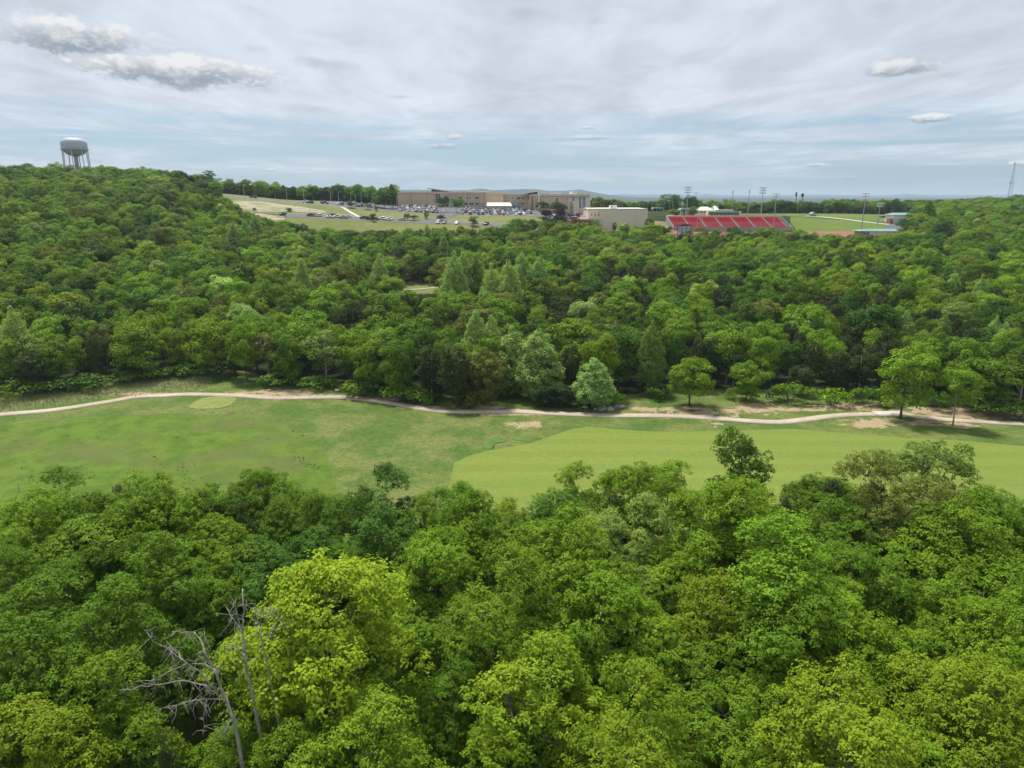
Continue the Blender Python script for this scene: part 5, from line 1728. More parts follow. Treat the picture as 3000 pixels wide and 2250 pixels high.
# --- press box and field house behind the stand
Pb = Facade("press_box", "long press box with dark green barrel awning on top of the grandstand", "press box", 472.0, 2120, 634)
Pb.box("wall", M['stucco'], 2074, 2171, 619.5, 634, 1.6, 7, extra=3)
Pb.box("roof", M['brick2'], 2096, 2150, 614.5, 619.4, 2.0, 7)
aw = MB()
n = 9
prof = [(0.2 + 1.35 - 1.35 * math.cos(t) if False else 1.55 - 1.9 * math.sin(t), 0.05 + 1.75 * math.cos(t)) for t in np.linspace(0, math.pi / 2 * 1.05, n)]
xa, xb, zb = Pb.X(2079, 624), Pb.X(2166, 624), Pb.Z(627.5)
vs = [(x, y, zb + z) for x in (xa, xb) for y, z in prof]
aw.add(vs + [(xa, 1.58, zb), (xb, 1.58, zb)], [(i, i + 1, n + i + 1, n + i) for i in range(n - 1)] + [tuple(list(range(n - 1, -1, -1)) + [2 * n])] + [tuple(list(range(n, 2 * n)) + [2 * n + 1])])
aw.obj("awning", M['greendark'], Pb.root)
for k in range(10):
    p = 2082 + k * 8.6
    Pb.window(p, p + 6.5, 628, 631.5, 1.597, 1, 1, sill=False)
for p in (2088, 2160):
    Pb.box("vent", M['greendark'], p - 0.7, p + 0.7, 617.5, 620.2, 1.0, 1.7)
for (p0, p1, q, D, lab) in ((2044, 2094, 616.5, 482.0, "field house with cream and green hip roof left of the press box"), (2092, 2106, 614, 486.0, "small hip roofed annex behind the field house")):
    Fh = Facade("field_house", lab, "house", D, (p0 + p1) / 2, 632)
    Fh.box("wall", M['stucco'], p0 + 2, p1 - 2, q, 632, 0, 12, extra=4)
    xa, xb = Fh.X(p0, q), Fh.X(p1, q)
    z0, z1 = Fh.Z(q) + 0.01, Fh.Z(q - 10.5)
    rid = (xb - xa) * 0.30
    MB().add([(xa, -0.8, z0), (xb, -0.8, z0), (xb, 12.8, z0), (xa, 12.8, z0), (xa + rid, 6, z1), (xb - rid, 6, z1)], [(0, 1, 5, 4), (3, 2, 1, 0)]).obj("roof_slope", M['cream'], Fh.root)
    MB().add([(xa, -0.8, z0 + 0.02), (xb, -0.8, z0 + 0.02), (xb, 12.8, z0 + 0.02), (xa, 12.8, z0 + 0.02), (xa + rid, 6, z1 + 0.02), (xb - rid, 6, z1 + 0.02)], [(1, 2, 5), (2, 3, 4, 5), (3, 0, 4)]).obj("roof_slope", M['greenroof'], Fh.root)
    if p0 < 2060:
        Fh.window(2051.5, 2058.5, 619, 624, -0.003, 2, 1)
        Fh.window(2062, 2069, 619, 624, -0.003, 2, 1)
        Fh.box("door", M['black'], 2073, 2076, 619.5, 632, -0.1, -0.003)
    else:
        Fh.window(2096, 2102, 617.5, 621, -0.003, 2, 1)
Fh = Facade("concession_stand", "low green roofed shelter with open posts left of the field house", "shelter", 484.0, 2018, 631)
Fh.box("wall", M['brick3'], 2000, 2036, 620, 631, 2, 7, extra=3)
for p in (1994, 2000, 2008, 2016, 2036):
    Fh.box("post", M['stucco'], p - 0.8, p + 0.8, 616, 631, 0, 0.5, extra=2)
MB().prism([(Fh.X(1992, 612), Fh.Z(616)), (Fh.X(2040, 612), Fh.Z(616)), (Fh.X(2034, 612), Fh.Z(610)), (Fh.X(1998, 612), Fh.Z(610))], -0.6, 8).obj("roof", M['greenroof'], Fh.root)
Sb = Facade("dugout_board", "white and dark scoreboard behind the press box", "scoreboard", 560.0, 2105, 612)
Sb.box("panel", M['white'], 2089.5, 2104, 603.3, 611, 0, 0.6)
Sb.box("panel", M['black'], 2104.4, 2121, 603.3, 613, 0, 0.6)
for p in (2092, 2118):
    Sb.box("post", M['steel'], p - 0.4, p + 0.4, 611, 620, 0.61, 1.0, extra=4)
Sf = Facade("picnic_shelter", "small pale green roofed shelter beside the tennis court lamps", "shelter", 560.0, 1928, 617)
MB().prism([(Sf.X(1912, 610), Sf.Z(612)), (Sf.X(1945, 610), Sf.Z(612)), (Sf.X(1941, 610), Sf.Z(608)), (Sf.X(1916, 610), Sf.Z(608))], 0, 7).obj("roof", M['greenroof'], Sf.root)
for p in (1914, 1924, 1934, 1943):
    Sf.box("post", M['stucco'], p - 0.5, p + 0.5, 612.1, 618, 0.5, 1.0, extra=4)

# --- scoreboard seen from behind, goal posts
Sc = Facade("scoreboard", "back of the scoreboard, white panels in a dark frame under a plum coloured crest", "scoreboard", 423.0, 2005, 684)
for k, p in enumerate(np.linspace(1985.5, 2024, 4)):
    Sc.box("post", M['black'], p - 0.55, p + 0.55, 660, 685, -0.25, 0.2, extra=8)
for c in range(3):
    for r_ in range(3):
        p0 = 1986.5 + c * 12.85
        q0 = 663.2 + r_ * 6.9
        Sc.box("panel", M['panel'], p0, p0 + 11.4, q0, q0 + 5.6, 0.0, 0.15)
for q in (662.2, 669.4, 676.3, 683.2):
    Sc.box("rail", M['black'], 1985, 2024.5, q - 0.35, q + 0.35, -0.2, -0.003)
MB().prism([(Sc.X(1986, 660), Sc.Z(661.6)), (Sc.X(1986, 660), Sc.Z(659.5)), (Sc.X(1996, 658), Sc.Z(657.6)), (Sc.X(2000, 658), Sc.Z(655.8)), (Sc.X(2008, 658), Sc.Z(655.2)), (Sc.X(2015, 658), Sc.Z(656.8)), (Sc.X(2024, 660), Sc.Z(658.8)), (Sc.X(2024, 660), Sc.Z(661.6))],
           -0.15, 0.2).obj("crest", M['maroon'], Sc.root)
for (lab, pa, pb, top, bar, base, D, mat) in (("faded orange goal posts in front of the left grandstand sections", 2041, 2056, 635.5, 668, 676, 431.0, 'peach'), ("yellow goal posts on the grass bank side of the field", 2440.5, 2462, 628, 666, 677, 437.0, 'yellow')):
    Gp = Facade("goal_posts", lab, "goal posts", D, (pa + pb) / 2, base)
    xa, xb = Gp.X(pa, bar), Gp.X(pb, bar)
    zb, ztop = Gp.Z(bar), Gp.Z(top)
    MB().tube([(xa, 0, zb), (xa, 0, ztop)], 0.10, 8).obj("upright", M[mat], Gp.root)
    MB().tube([(xb, 0, zb), (xb, 0, ztop)], 0.10, 8).obj("upright", M[mat], Gp.root)
    MB().tube([(xa, 0, zb), (xb, 0, zb)], 0.11, 8).obj("crossbar", M[mat], Gp.root)
    MB().tube([((xa + xb) / 2, 0, zb), ((xa + xb) / 2, 1.6, zb - 0.4), ((xa + xb) / 2, 1.8, -3)], 0.13, 8).obj("base_post", M[mat], Gp.root)

# --- white equipment building, low green roofed building, ticket hut
Wb = Facade("equipment_building", "tall white metal building with pale green roof at the right end of the grass bank", "building", 500.0, 2655, 658)
Wb.box("wall", M['white_wall'], 2618, 2687, 630, 659, 0, 12, extra=3)
MB().add([(Wb.X(2616.5, 628), -0.7, Wb.Z(630) + 0.01), (Wb.X(2690, 628), -0.7, Wb.Z(630) + 0.01), (Wb.X(2692, 628, 6), 6, Wb.Z(623, 6)), (Wb.X(2617, 628, 6), 6, Wb.Z(623, 6)), (Wb.X(2690, 628), 12.7, Wb.Z(630) + 0.01), (Wb.X(2616.5, 628), 12.7, Wb.Z(630) + 0.01)],
         [(0, 1, 2, 3), (3, 2, 4, 5), (1, 4, 2), (0, 3, 5), (0, 5, 4, 1)]).obj("roof", M['greenroof'], Wb.root)
dr = Wb.box("roller_door", M['panel'], 2619.5, 2633, 647, 657.5, -0.08, -0.003)
for k in range(1, 5):
    Wb.box("door_slat", M['frame'], 2620, 2632.5, 647 + k * 2.1 - 0.2, 647 + k * 2.1 + 0.2, -0.14, -0.083, dr)
Wb.box("retaining_wall", M['rust'], 2607.5, 2616.5, 641, 657, -1.0, 4, extra=2)
Lb = Facade("locker_building", "low long beige building with pale green roof beside the track", "building", 424.0, 2580, 690)
Lb.box("wall", M['stucco'], 2548, 2628, 677, 690, 0, 9, extra=3)
Lb.box("wall", M['concrete'], 2523, 2547.7, 678, 690, 0.5, 9, extra=3)
for p in (2569, 2600):
    Lb.box("pilaster", M['brick3'], p - 0.5, p + 0.5, 677.5, 690, -0.12, -0.003, extra=2)
MB().add([(Lb.X(2516, 676), -0.6, Lb.Z(677) + 0.01), (Lb.X(2632, 676), -0.6, Lb.Z(677) + 0.01), (Lb.X(2621, 672, 5), 5, Lb.Z(670.5, 5)), (Lb.X(2533, 672, 5), 5, Lb.Z(670.5, 5)), (Lb.X(2632, 676), 9.6, Lb.Z(677) + 0.01), (Lb.X(2516, 676), 9.6, Lb.Z(677) + 0.01)],
         [(0, 1, 2, 3), (3, 2, 4, 5), (1, 4, 2), (0, 3, 5), (0, 5, 4, 1)]).obj("roof", M['greenroof'], Lb.root)
Lb.window(2530, 2535.5, 681, 687, 0.497, 1, 1, sill=False)
Lb.window(2541, 2546, 681, 687, 0.497, 1, 1, sill=False)
Lb.window(2620, 2626, 682.2, 683.8, -0.003, 1, 1, sill=False)
Th = Facade("ticket_hut", "small brick hut with grey gable roof at the fence of the practice field", "hut", 515.0, 2385, 635)
Th.box("wall", M['brickred'], 2378, 2391, 629.5, 635, 0, 3.5, extra=2)
Th.box("wall", M['panel'], 2378, 2391, 625.5, 629.4, 0.1, 3.4)
MB().prism([(Th.X(2374.5, 625), Th.Z(626.6)), (Th.X(2384.5, 622), Th.Z(621.2)), (Th.X(2394.5, 625), Th.Z(626.6)), (Th.X(2393.5, 625), Th.Z(627.2)), (Th.X(2384.5, 622), Th.Z(622.4)), (Th.X(2375.5, 625), Th.Z(627.2))], -0.6, 4.2).obj("roof", M['roofgrey'], Th.root)
for (p0, p1, q0, q1, D, lab, mt) in ((2625, 2642, 600, 607, 720.0, "white metal roofed house left of two seen above the right tree belt", 'white'), (2756, 2768, 600.5, 606, 760.0, "small white roofed shed among the trees on the right", 'white'),
                                     (2786, 2803, 598.5, 604, 800.0, "long pale roofed house right of the white shed among the trees", 'cream'), (2970, 3000, 592.5, 597, 900.0, "pale long house at the far right under the radio tower", 'cream')):
    Hh = Facade("house", lab, "house", D, (p0 + p1) / 2, q1)
    Hh.box("wall", M['stucco'], p0 + 0.6, p1 - 0.6, (q0 + q1) / 2, q1, 0, 8, extra=8)
    zr, ze = Hh.Z(q0), Hh.Z((q0 + q1) / 2) + 0.01
    xa, xb = Hh.X(p0), Hh.X(p1)
    MB().add([(xa, -0.6, ze), (xb, -0.6, ze), (xb, 4, zr), (xa, 4, zr), (xb, 8.6, ze), (xa, 8.6, ze)], [(0, 1, 2, 3), (3, 2, 4, 5), (1, 4, 2), (0, 3, 5), (0, 5, 4, 1)]).obj("roof", M[mt], Hh.root)
for (p0, p1, q0, q1, lab) in ((2331, 2335.5, 563, 576, "narrow dark billboard rising over the far tree belt"), (2348, 2355.5, 567, 577, "wider dark billboard right of the narrow one over the far tree belt")):
    Bb = Facade("billboard", lab, "billboard", 950.0, (p0 + p1) / 2, q1)
    Bb.box("board", M['black'], p0, p1, q0, q1, 0, 0.8)
    Bb.box("post", M['black'], (p0 + p1) / 2 - 0.7, (p0 + p1) / 2 + 0.7, q1, q1 + 8, 0.1, 0.7, extra=10)

# --- fences at the stadium
def fence(label, pts, h, cat="fence"):
    x0, y0 = pts[0]
    root = put("chain_link_fence", None, loc=(x0, y0, zt(x0, y0)))
    o3 = root.location
    L = [0]
    mb = MB()
    n = 0
    for a, b in zip(pts[:-1], pts[1:]):
        d = math.dist(a, b)
        k = max(2, int(d / 4))
        prev = None
        for i in range(k + 1):
            x, y = a[0] + (b[0] - a[0]) * i / k, a[1] + (b[1] - a[1]) * i / k
            z = zt(x, y)
            p0_, p1_ = Vector((x, y, z - 0.2)) - o3, Vector((x, y, z + h)) - o3
            MB().tube([p0_, p1_], 0.045, 5).obj("post", M['greendark'], root)
            if prev:
                for f in (0.06, 0.35, 0.65, 1.0):
                    mb.tube([prev[0].lerp(prev[1], f), p0_.lerp(p1_, f)], 0.03, 4)
                for j in range(1, 8):
                    q0, q1 = prev[0].lerp(p0_, j / 8), prev[1].lerp(p1_, j / 8)
                    mb.tube([q0, q1], 0.018, 3, cap=False)
            prev = (p0_, p1_)
    mb.obj("wire_mesh", M['greendark'], root)
    tag(root, label, cat)


fence("green chain link fence behind the right end of the grandstand", [(xs_of(2185, 496), 496), (xs_of(2260, 498), 498), (xs_of(2300, 490), 490)], 2.0)
fence("green chain link fence down the right side of the grandstand", [(xs_of(2300, 488), 488), (xs_of(2318, 470), 470), (xs_of(2336, 447), 447)], 1.8)
fence("green chain link fence by the ticket hut", [(xs_of(2342, 512), 512), (xs_of(2372, 512), 512), (xs_of(2400, 510), 510)], 2.0)
hedge_l = [(xs_of(2210 + i * 7, 612), 612) for i in range(0)]

# --- lamps
POLES = [  # px of base, base row, top row, depth, kind
    (610, 556, 528, 482), (619, 557, 527, 484), (716, 579, 542, 484), (841, 588, 556, 484), (891, 586, 557, 492), (865, 629, 595, 450), (908, 624, 587, 455), (954, 633, 600, 447), (986, 632, 608, 447), (969, 594, 557, 500), (992, 594, 562, 505),
    (1029, 597, 562, 508), (1042, 598, 570, 500), (1059, 597, 562, 512), (1056, 641, 606, 446), (1066, 638, 595, 450), (1092, 606, 587, 510), (1163, 616, 576, 490), (1189, 623, 601, 480), (1231, 650, 616, 446), (1262, 637, 594, 455), (1326, 621, 570, 482),
    (1330, 651, 607, 444), (1345, 657, 623, 434), (1449, 655, 627, 447), (1460, 648, 628, 455), (1547, 618, 588, 490), (1578, 632, 613, 476), (1569, 632, 575, 480)]
TENNIS = [(1738, 592), (1761, 587), (1781, 590), (1808, 587), (1824, 589), (1842, 590), (1852, 586), (1861, 588), (1874, 590), (1885, 591), (1911, 589), (1925, 590), (1935, 592), (1946, 590), (1952, 589), (1962, 588), (1971, 591), (1986, 592), (1999, 594),
          (2033, 594), (2050, 597)]
armL = MB().tube([(0, 0, 0), (0.35, 0, 0.25), (1.9, 0, 0.3)], 0.06, 5).box(1.5, 2.5, -0.18, 0.18, 0.22, 0.42).mesh("lamp_arm", M['lamp'])
headT = MB().box(-1.1, -0.35, -0.2, 0.2, 0, 0.25).box(0.35, 1.1, -0.2, 0.2, 0, 0.25).tube([(-0.5, 0, 0.1), (0.5, 0, 0.1)], 0.06, 5).mesh("lamp_head", M['lamp'])
pole_mesh = MB().tube([(0, 0, -0.04), (0, 0, 1.0)], [0.13, 0.08], 7).mesh("pole", M['lamp'])
for j, (px, pb, ptop, D) in enumerate(POLES):
    x = xp(px, pb, D)
    z = zt(x, D)
    H = zp(ptop, D) - z
    r = put("street_lamp", None, loc=(x, D, z))
    put("pole", pole_mesh, r, scale=(1, 1, H))
    put("lamp_arm", armL, r, loc=(0, 0, H - 0.35), rz=0 if j % 3 else math.pi)
    where = "along the lower road" if D < 460 else ("along the upper road" if px < 960 else "in the car parks")
    POLES[j] = (px, where, r)
for where in {p[1] for p in POLES}:
    q = sorted([p for p in POLES if p[1] == where], key=lambda p: p[0])
    for k, p in enumerate(q):
        tag(p[2], "pale street lamp %s, %s from the left" % (where, nth(k + 1)), "lamp", "school street lamps")
for j, (px, ptop) in enumerate(sorted(TENNIS)):
    D = 575.0 + (j * 37 % 5) * 9
    x = xp(px, ptop, D)
    z = zt(x, D)
    H = zp(ptop, D) - z
    r = put("court_lamp", None, loc=(x, D, z))
    put("pole", pole_mesh, r, scale=(1, 1, H))
    put("lamp_head", headT, r, loc=(0, 0, H), rz=0.2 * (j % 3))
    tag(r, "pale court lamp behind the windowless hall and field house, %s from the left" % nth(j + 1), "lamp", "tennis court lamps")
MASTS = [(2011, 632, 2016, 549, 476, 3, 'dark', "tall floodlight mast with three dark lamp rows behind the left grandstand"), (2229, 631, 2236, 551, 476, 3, 'dark', "tall floodlight mast with three dark lamp rows behind the right grandstand"),
         (2266, 674, 2275, 568, 441, 2, 'white', "floodlight mast with white lamp rows in front of the right grandstand"), (2522, 690, 2537, 567, 430, 3, 'white', "floodlight mast with white lamps beside the low green roofed building"),
         (2570, 668, 2579, 597, 482, 2, 'white', "shorter floodlight mast on the grass bank left of the white building"), (2036, 610, 2040, 563, 610, 1, 'dark', "thin mast with single crossbar behind the left grandstand"),
         (2144, 614, 2148, 560, 600, 2, 'edge', "thin floodlight mast seen edge-on above the press box"), (2192, 620, 2196, 557, 590, 2, 'edge', "thin floodlight mast seen edge-on right of the press box")]
for (bx_, by_, tx_, ty_, D, nr, style, lab) in MASTS:
    x = xp(tx_, ty_, D)
    z = zt(x, D)
    H = zp(ty_, D) - z
    r = put("floodlight_mast", None, loc=(x, D, z))
    MB().tube([(0, 0, -0.4), (0, 0, H)], [0.36, 0.17], 8).obj("pole", M['steel'], r)
    w = {'dark': 4.4, 'white': 4.6, 'edge': 1.1}[style] if nr > 1 else 6.0
    for k in range(nr):
        zz_ = H - 0.2 - 1.55 * k
        bar = MB().box(-w / 2, w / 2, -0.09, 0.09, zz_ - 0.12, zz_).obj("crossbar", M['steel'], r)
        nl = 8 if w > 3 else 3
        if nr == 1:
            nl = 2
        for q in range(nl):
            xx = -w / 2 + (q + 0.5) * w / nl
            MB().lathe([(0.10, zz_ + 0.02), (0.27, zz_ + 0.25), (0.30, zz_ + 0.5), (0.16, zz_ + 0.56)], 7, (xx, -0.15 if style == 'white' else 0.1)).obj("lamp", M['white'] if style == 'white' else M['steel'], bar)
    tag(r, lab, "floodlight")

# --- water tower
WX, WD = xp(219, 440, 500.0), 500.0
wz = zt(WX, WD)
wt = put("water_tower", None, loc=(WX, WD, wz), scale=(0.84, 0.84, 1))
zq = lambda py: zp(py, WD) - wz
zr, zdome, zbot = zq(438.0), zq(403.5), zq(456)
h1 = zr + (zdome - zr) * 0.48
prof = [(1.6, zbot - 0.6), (3.4, zbot), (5.6, zbot + 0.75), (7.4, zbot + 1.9), (8.8, zr - 0.3), (9.15, zr + 0.3), (9.35, zr + 1.6), (9.35, h1)]
for t in np.linspace(0.12, 1, 9):
    a = t * math.pi / 2
    prof.append((max(0.05, 9.35 * math.cos(a) ** 0.6), h1 + (zdome - h1) * math.sin(a)))
MB().lathe(prof, 48).obj("tank", M['tank'], wt, smooth=True)
ring = MB().lathe([(9.2, zr - 0.35), (10.0, zr - 0.30), (10.0, zr + 0.02), (9.2, zr + 0.03)], 48).obj("balcony", M['tank'], wt)
mb = MB()
for k in range(48):
    a = 2 * math.pi * k / 48
    mb.tube([(9.95 * math.cos(a), 9.95 * math.sin(a), zr), (9.95 * math.cos(a), 9.95 * math.sin(a), zr + 0.95)], 0.035, 4)
for h in (0.5, 0.95):
    mb.tube([(9.95 * math.cos(2 * math.pi * k / 48), 9.95 * math.sin(2 * math.pi * k / 48), zr + h) for k in range(49)], 0.035, 4)
mb.obj("railing", M['tank'], ring)
MB().lathe([(1.45, -1), (1.45, zbot - 1.2), (2.0, zbot - 0.3)], 20).obj("riser_pipe", M['tank'], wt, smooth=True)
nleg = 8
for k in range(nleg):
    a = 2 * math.pi * (k + 0.35) / nleg
    MB().tube([(9.9 * math.cos(a), 9.9 * math.sin(a), -1), (9.15 * math.cos(a), 9.15 * math.sin(a), zr - 0.1)], [0.36, 0.36], 10).obj("leg", M['tank'], wt, smooth=True)
for h in (0.40, 0.86):
    for k in range(nleg):
        a, b = 2 * math.pi * (k + 0.35) / nleg, 2 * math.pi * (k + 1.35) / nleg
        MB().tube([(9.6 * math.cos(a), 9.6 * math.sin(a), zr * h), (9.6 * math.cos(b), 9.6 * math.sin(b), zr * h)], 0.14 if h < 0.5 else 0.07, 6).obj("strut", M['tank'], wt)
        if h < 0.5:
            for sgn in (0, 1):
                c, d = (a, b) if sgn else (b, a)
                MB().tube([(9.6 * math.cos(c), 9.6 * math.sin(c), zr * 0.4), (9.45 * math.cos(d), 9.45 * math.sin(d), zr * 0.86)], 0.035, 4).obj("brace_rod", M['tank'], wt)
MB().lathe([(0.5, zdome - 0.1), (0.5, zdome + 0.5), (0.15, zdome + 0.8)], 10).obj("vent_cap", M['steel'], wt)
MB().tube([(-1.6, 0, zdome - 0.15), (-1.6, 0, zdome + 3.2)], 0.04, 4).obj("antenna", M['steel'], wt)
tag(wt, "white elevated water tower on legs above the wooded hill", "water tower")

# --- radio tower
RD = 1450.0
rx = xp(2957, 575, RD)
rz_ = zt(rx, RD)
rt_ = put("radio_tower", None, loc=(rx, RD, rz_))
Ht = zp(478, RD) - rz_
cn = [(math.cos(a), math.sin(a)) for a in (R(100), R(220), R(340))]
wb, wt_ = 5.6, 0.7


def tw(h):
    return wb + (wt_ - wb) * (h / Ht)


for c in cn:
    MB().tube([(c[0] * wb, c[1] * wb, 0), (c[0] * wt_, c[1] * wt_, Ht)], [0.32, 0.22], 6).obj("leg", M['steel'], rt_)
hs = np.linspace(0, Ht, 19)
for i in range(18):
    for k in range(3):
        a, b = cn[k], cn[(k + 1) % 3]
        w0, w1 = tw(hs[i]), tw(hs[i + 1])
        mb = MB().tube([(a[0] * w0, a[1] * w0, hs[i]), (b[0] * w1, b[1] * w1, hs[i + 1])], 0.11, 4).tube([(a[0] * w1, a[1] * w1, hs[i + 1]), (b[0] * w1, b[1] * w1, hs[i + 1])], 0.11, 4)
        mb.obj("lattice_brace", M['steel'], rt_)
MB().box(-3.0, 3.0, -0.8, 0.8, Ht, Ht + 0.9).obj("antenna_platform", M['steel'], rt_)
for s in (-3.2, 3.0):
    h = Ht * 0.60
    MB().lathe([(0.2, h - 1.0), (1.5, h - 0.9), (1.5, h + 0.9), (0.2, h + 1.0)], 10, (s, 0)).obj("dish", M['steel'], rt_)
tag(rt_, "tall grey lattice radio tower at the far right", "radio tower")

# ------------------------------------------------------------------ cars
def car_meshes(kind):
    L, W = {'sedan': (4.6, 1.8), 'suv': (4.7, 1.9), 'pickup': (5.5, 1.95)}[kind]
    if kind == 'sedan':
        low = [(-2.3, 0.35), (-2.28, 0.75), (-2.0, 0.93), (-1.0, 1.0), (1.55, 1.02), (2.2, 0.95), (2.3, 0.7), (2.28, 0.35)]
        cab = [(-1.0, 1.0), (-0.35, 1.44), (0.9, 1.46), (1.65, 1.02)]
    elif kind == 'suv':
        low = [(-2.35, 0.4), (-2.33, 0.9), (-2.1, 1.05), (-1.1, 1.12), (2.25, 1.12), (2.35, 0.8), (2.33, 0.4)]
        cab = [(-1.15, 1.12), (-0.5, 1.72), (1.9, 1.75), (2.25, 1.12)]
    else:
        low = [(-2.75, 0.45), (-2.73, 0.95), (-2.5, 1.12), (-1.4, 1.16), (2.7, 1.16), (2.75, 0.8), (2.73, 0.45)]
        cab = [(-1.45, 1.16), (-0.85, 1.80), (0.6, 1.82), (0.85, 1.16)]
    w = W / 2
    body = MB()
    n = len(low)
    vs = [(x, -w * (1.0 if z < 0.9 else 0.95), z) for x, z in low] + [(x, w * (1.0 if z < 0.9 else 0.95), z) for x, z in low]
    body.add(vs, [tuple(range(n)), tuple(range(2 * n - 1, n - 1, -1))] + [(i, i + n, (i + 1) % n + n, (i + 1) % n) for i in range(n)])
    (xa, za), (xb, zb), (xc, zc), (xd, zd) = cab
    t = 0.07
    body.add([(xb, -w * 0.76, zb - t), (xc, -w * 0.76, zc - t), (xc, w * 0.76, zc - t), (xb, w * 0.76, zb - t), (xb + 0.08, -w * 0.72, zb), (xc - 0.08, -w * 0.72, zc), (xc - 0.08, w * 0.72, zc), (xb + 0.08, w * 0.72, zb)],
             [(0, 3, 2, 1), (4, 5, 6, 7), (0, 1, 5, 4), (1, 2, 6, 5), (2, 3, 7, 6), (3, 0, 4, 7)])
    if kind == 'pickup':
        body.box(0.95, 2.68, -w * 0.9, -w * 0.78, 1.165, 1.40).box(0.95, 2.68, w * 0.78, w * 0.9, 1.165, 1.40)
    gl = MB()
    gl.add([(xa + 0.02, -w * 0.9, za + 0.004), (xd - 0.02, -w * 0.9, zd + 0.004), (xd - 0.02, w * 0.9, zd + 0.004), (xa + 0.02, w * 0.9, za + 0.004), (xb + 0.02, -w * 0.745, zb - t - 0.004), (xc - 0.02, -w * 0.745, zc - t - 0.004),
            (xc - 0.02, w * 0.745, zc - t - 0.004), (xb + 0.02, w * 0.745, zb - t - 0.004)], [(0, 3, 2, 1), (4, 5, 6, 7), (0, 1, 5, 4), (1, 2, 6, 5), (2, 3, 7, 6), (3, 0, 4, 7)])
    wh = MB()
    k = 10
    ring_ = [(0.33 * math.cos(6.283 * i / k), 0.33 * math.sin(6.283 * i / k)) for i in range(k)]
    wh.add([(x, -0.11, z) for x, z in ring_] + [(x, 0.11, z) for x, z in ring_], [tuple(range(k)), tuple(range(2 * k - 1, k - 1, -1))] + [(i, i + k, (i + 1) % k + k, (i + 1) % k) for i in range(k)])
    return body.mesh("car_body", M['paint']), gl.mesh("car_glass", M['glass']), wh.mesh("wheel", M['tyre']), L, w


CAR = {k: car_meshes(k) for k in ('sedan', 'suv', 'pickup')}
PAINT = {'white': (0.80, 0.80, 0.78), 'silver': (0.42, 0.43, 0.45), 'grey': (0.13, 0.135, 0.145), 'black': (0.015, 0.015, 0.018), 'dark red': (0.20, 0.02, 0.03), 'red': (0.42, 0.03, 0.03), 'blue': (0.04, 0.10, 0.26), 'navy': (0.02, 0.03, 0.08), 'tan': (0.36, 0.31, 0.24)}
CARS = []


def car(kind, colour, x, y, rz, row):
    body, gl, wh, L, w = CAR[kind]
    z = zt(x, y) + 0.13
    e = 1.5
    o = put("parked_car", None, loc=(x, y, z))
    gxs = (zt(x + e, y) - zt(x - e, y)) / (2 * e)
    gys = (zt(x, y + e) - zt(x, y - e)) / (2 * e)
    # follow the slope of the ground
    nrm = Vector((-gxs, -gys, 1)).normalized()
    o.rotation_mode = 'QUATERNION'
    from mathutils import Quaternion
    o.rotation_quaternion = Vector((0, 0, 1)).rotation_difference(nrm) @ Quaternion((0, 0, 1), rz)
    put("body", body, o, color=PAINT[colour])
    put("windows", gl, o)
    for sx in (-L * 0.31, L * 0.30):
        for sy in (-1, 1):
            put("wheel", wh, o, loc=(sx, sy * (w - 0.10), 0.33))
    CARS.append((o, kind, colour, row, project(x, y, z)[0]))


crng = random.Random(3)


def pick_colour():
    return crng.choices(['white', 'silver', 'grey', 'black', 'dark red', 'red', 'blue', 'navy', 'tan'], [34, 17, 15, 13, 6, 5, 6, 4, 3])[0]


def pick_kind():
    return crng.choices(['sedan', 'suv', 'pickup'], [48, 38, 14])[0]


def row_of(name, px0, px1, D, fill, rz=math.pi / 2, gap=2.75, slope=0.0):
    x0, x1 = xs_of(px0, D), xs_of(px1, D)
    n = int((x1 - x0) / gap)
    for i in range(n):
        if crng.random() > fill:
            continue
        x = x0 + (i + 0.5) * gap
        car(pick_kind(), pick_colour(), x, D + slope * i + crng.uniform(-0.3, 0.3), rz + crng.choice([0, math.pi]) + crng.uniform(-0.03, 0.03), name)


for k, D in enumerate((485.5, 495.5, 501.5, 513, 519, 529)):
    row_of("%s row of the left car park" % ORD[k], 1166, 1288, D, 0.9)
for k, D in enumerate((490, 502, 514)):
    row_of("%s row of the far left car park" % ORD[k], 985 + 12 * k, 1105, D, 0.62)
for k, D in enumerate((484, 494.5, 500.5, 511, 517)):
    row_of("%s row of the middle car park" % ORD[k], 1348, 1568 if k else 1552, D, 0.9 if k else 0.8)
for k, D in enumerate((468, 480, 486)):
    row_of("%s row of the right car park" % ORD[k], 1604 - 4 * k, 1728, D, 0.85, rz=math.pi / 2 + 0.5)
for (px, D, kind, col, rz) in [(911, 441, 'pickup', 'dark red', 0.05), (931, 441, 'suv', 'white', 0), (971, 443, 'suv', 'black', 0), (965, 438.5, 'sedan', 'white', 0), (989, 440, 'pickup', 'white', 0), (1006, 439, 'pickup', 'silver', 0.05),
                               (1018, 443, 'sedan', 'white', 0), (1066, 440, 'pickup', 'black', 0.05), (1083, 439, 'sedan', 'black', 0), (1094, 439, 'pickup', 'grey', 0), (1118, 441, 'suv', 'white', 0), (1120, 444, 'sedan', 'white', 0),
                               (1136, 440, 'sedan', 'white', 0), (1141, 443.5, 'sedan', 'white', 0), (1177, 443, 'sedan', 'silver', 0), (1282, 438, 'suv', 'white', 1.5), (1301, 438.5, 'sedan', 'grey', 1.4), (1338, 438.5, 'sedan', 'white', 1.3),
                               (1424, 439, 'pickup', 'black', 1.2), (828, 441, 'sedan', 'blue', 0.9)]:
    car(kind, col, xs_of(px, D), D, rz, "lower school road")
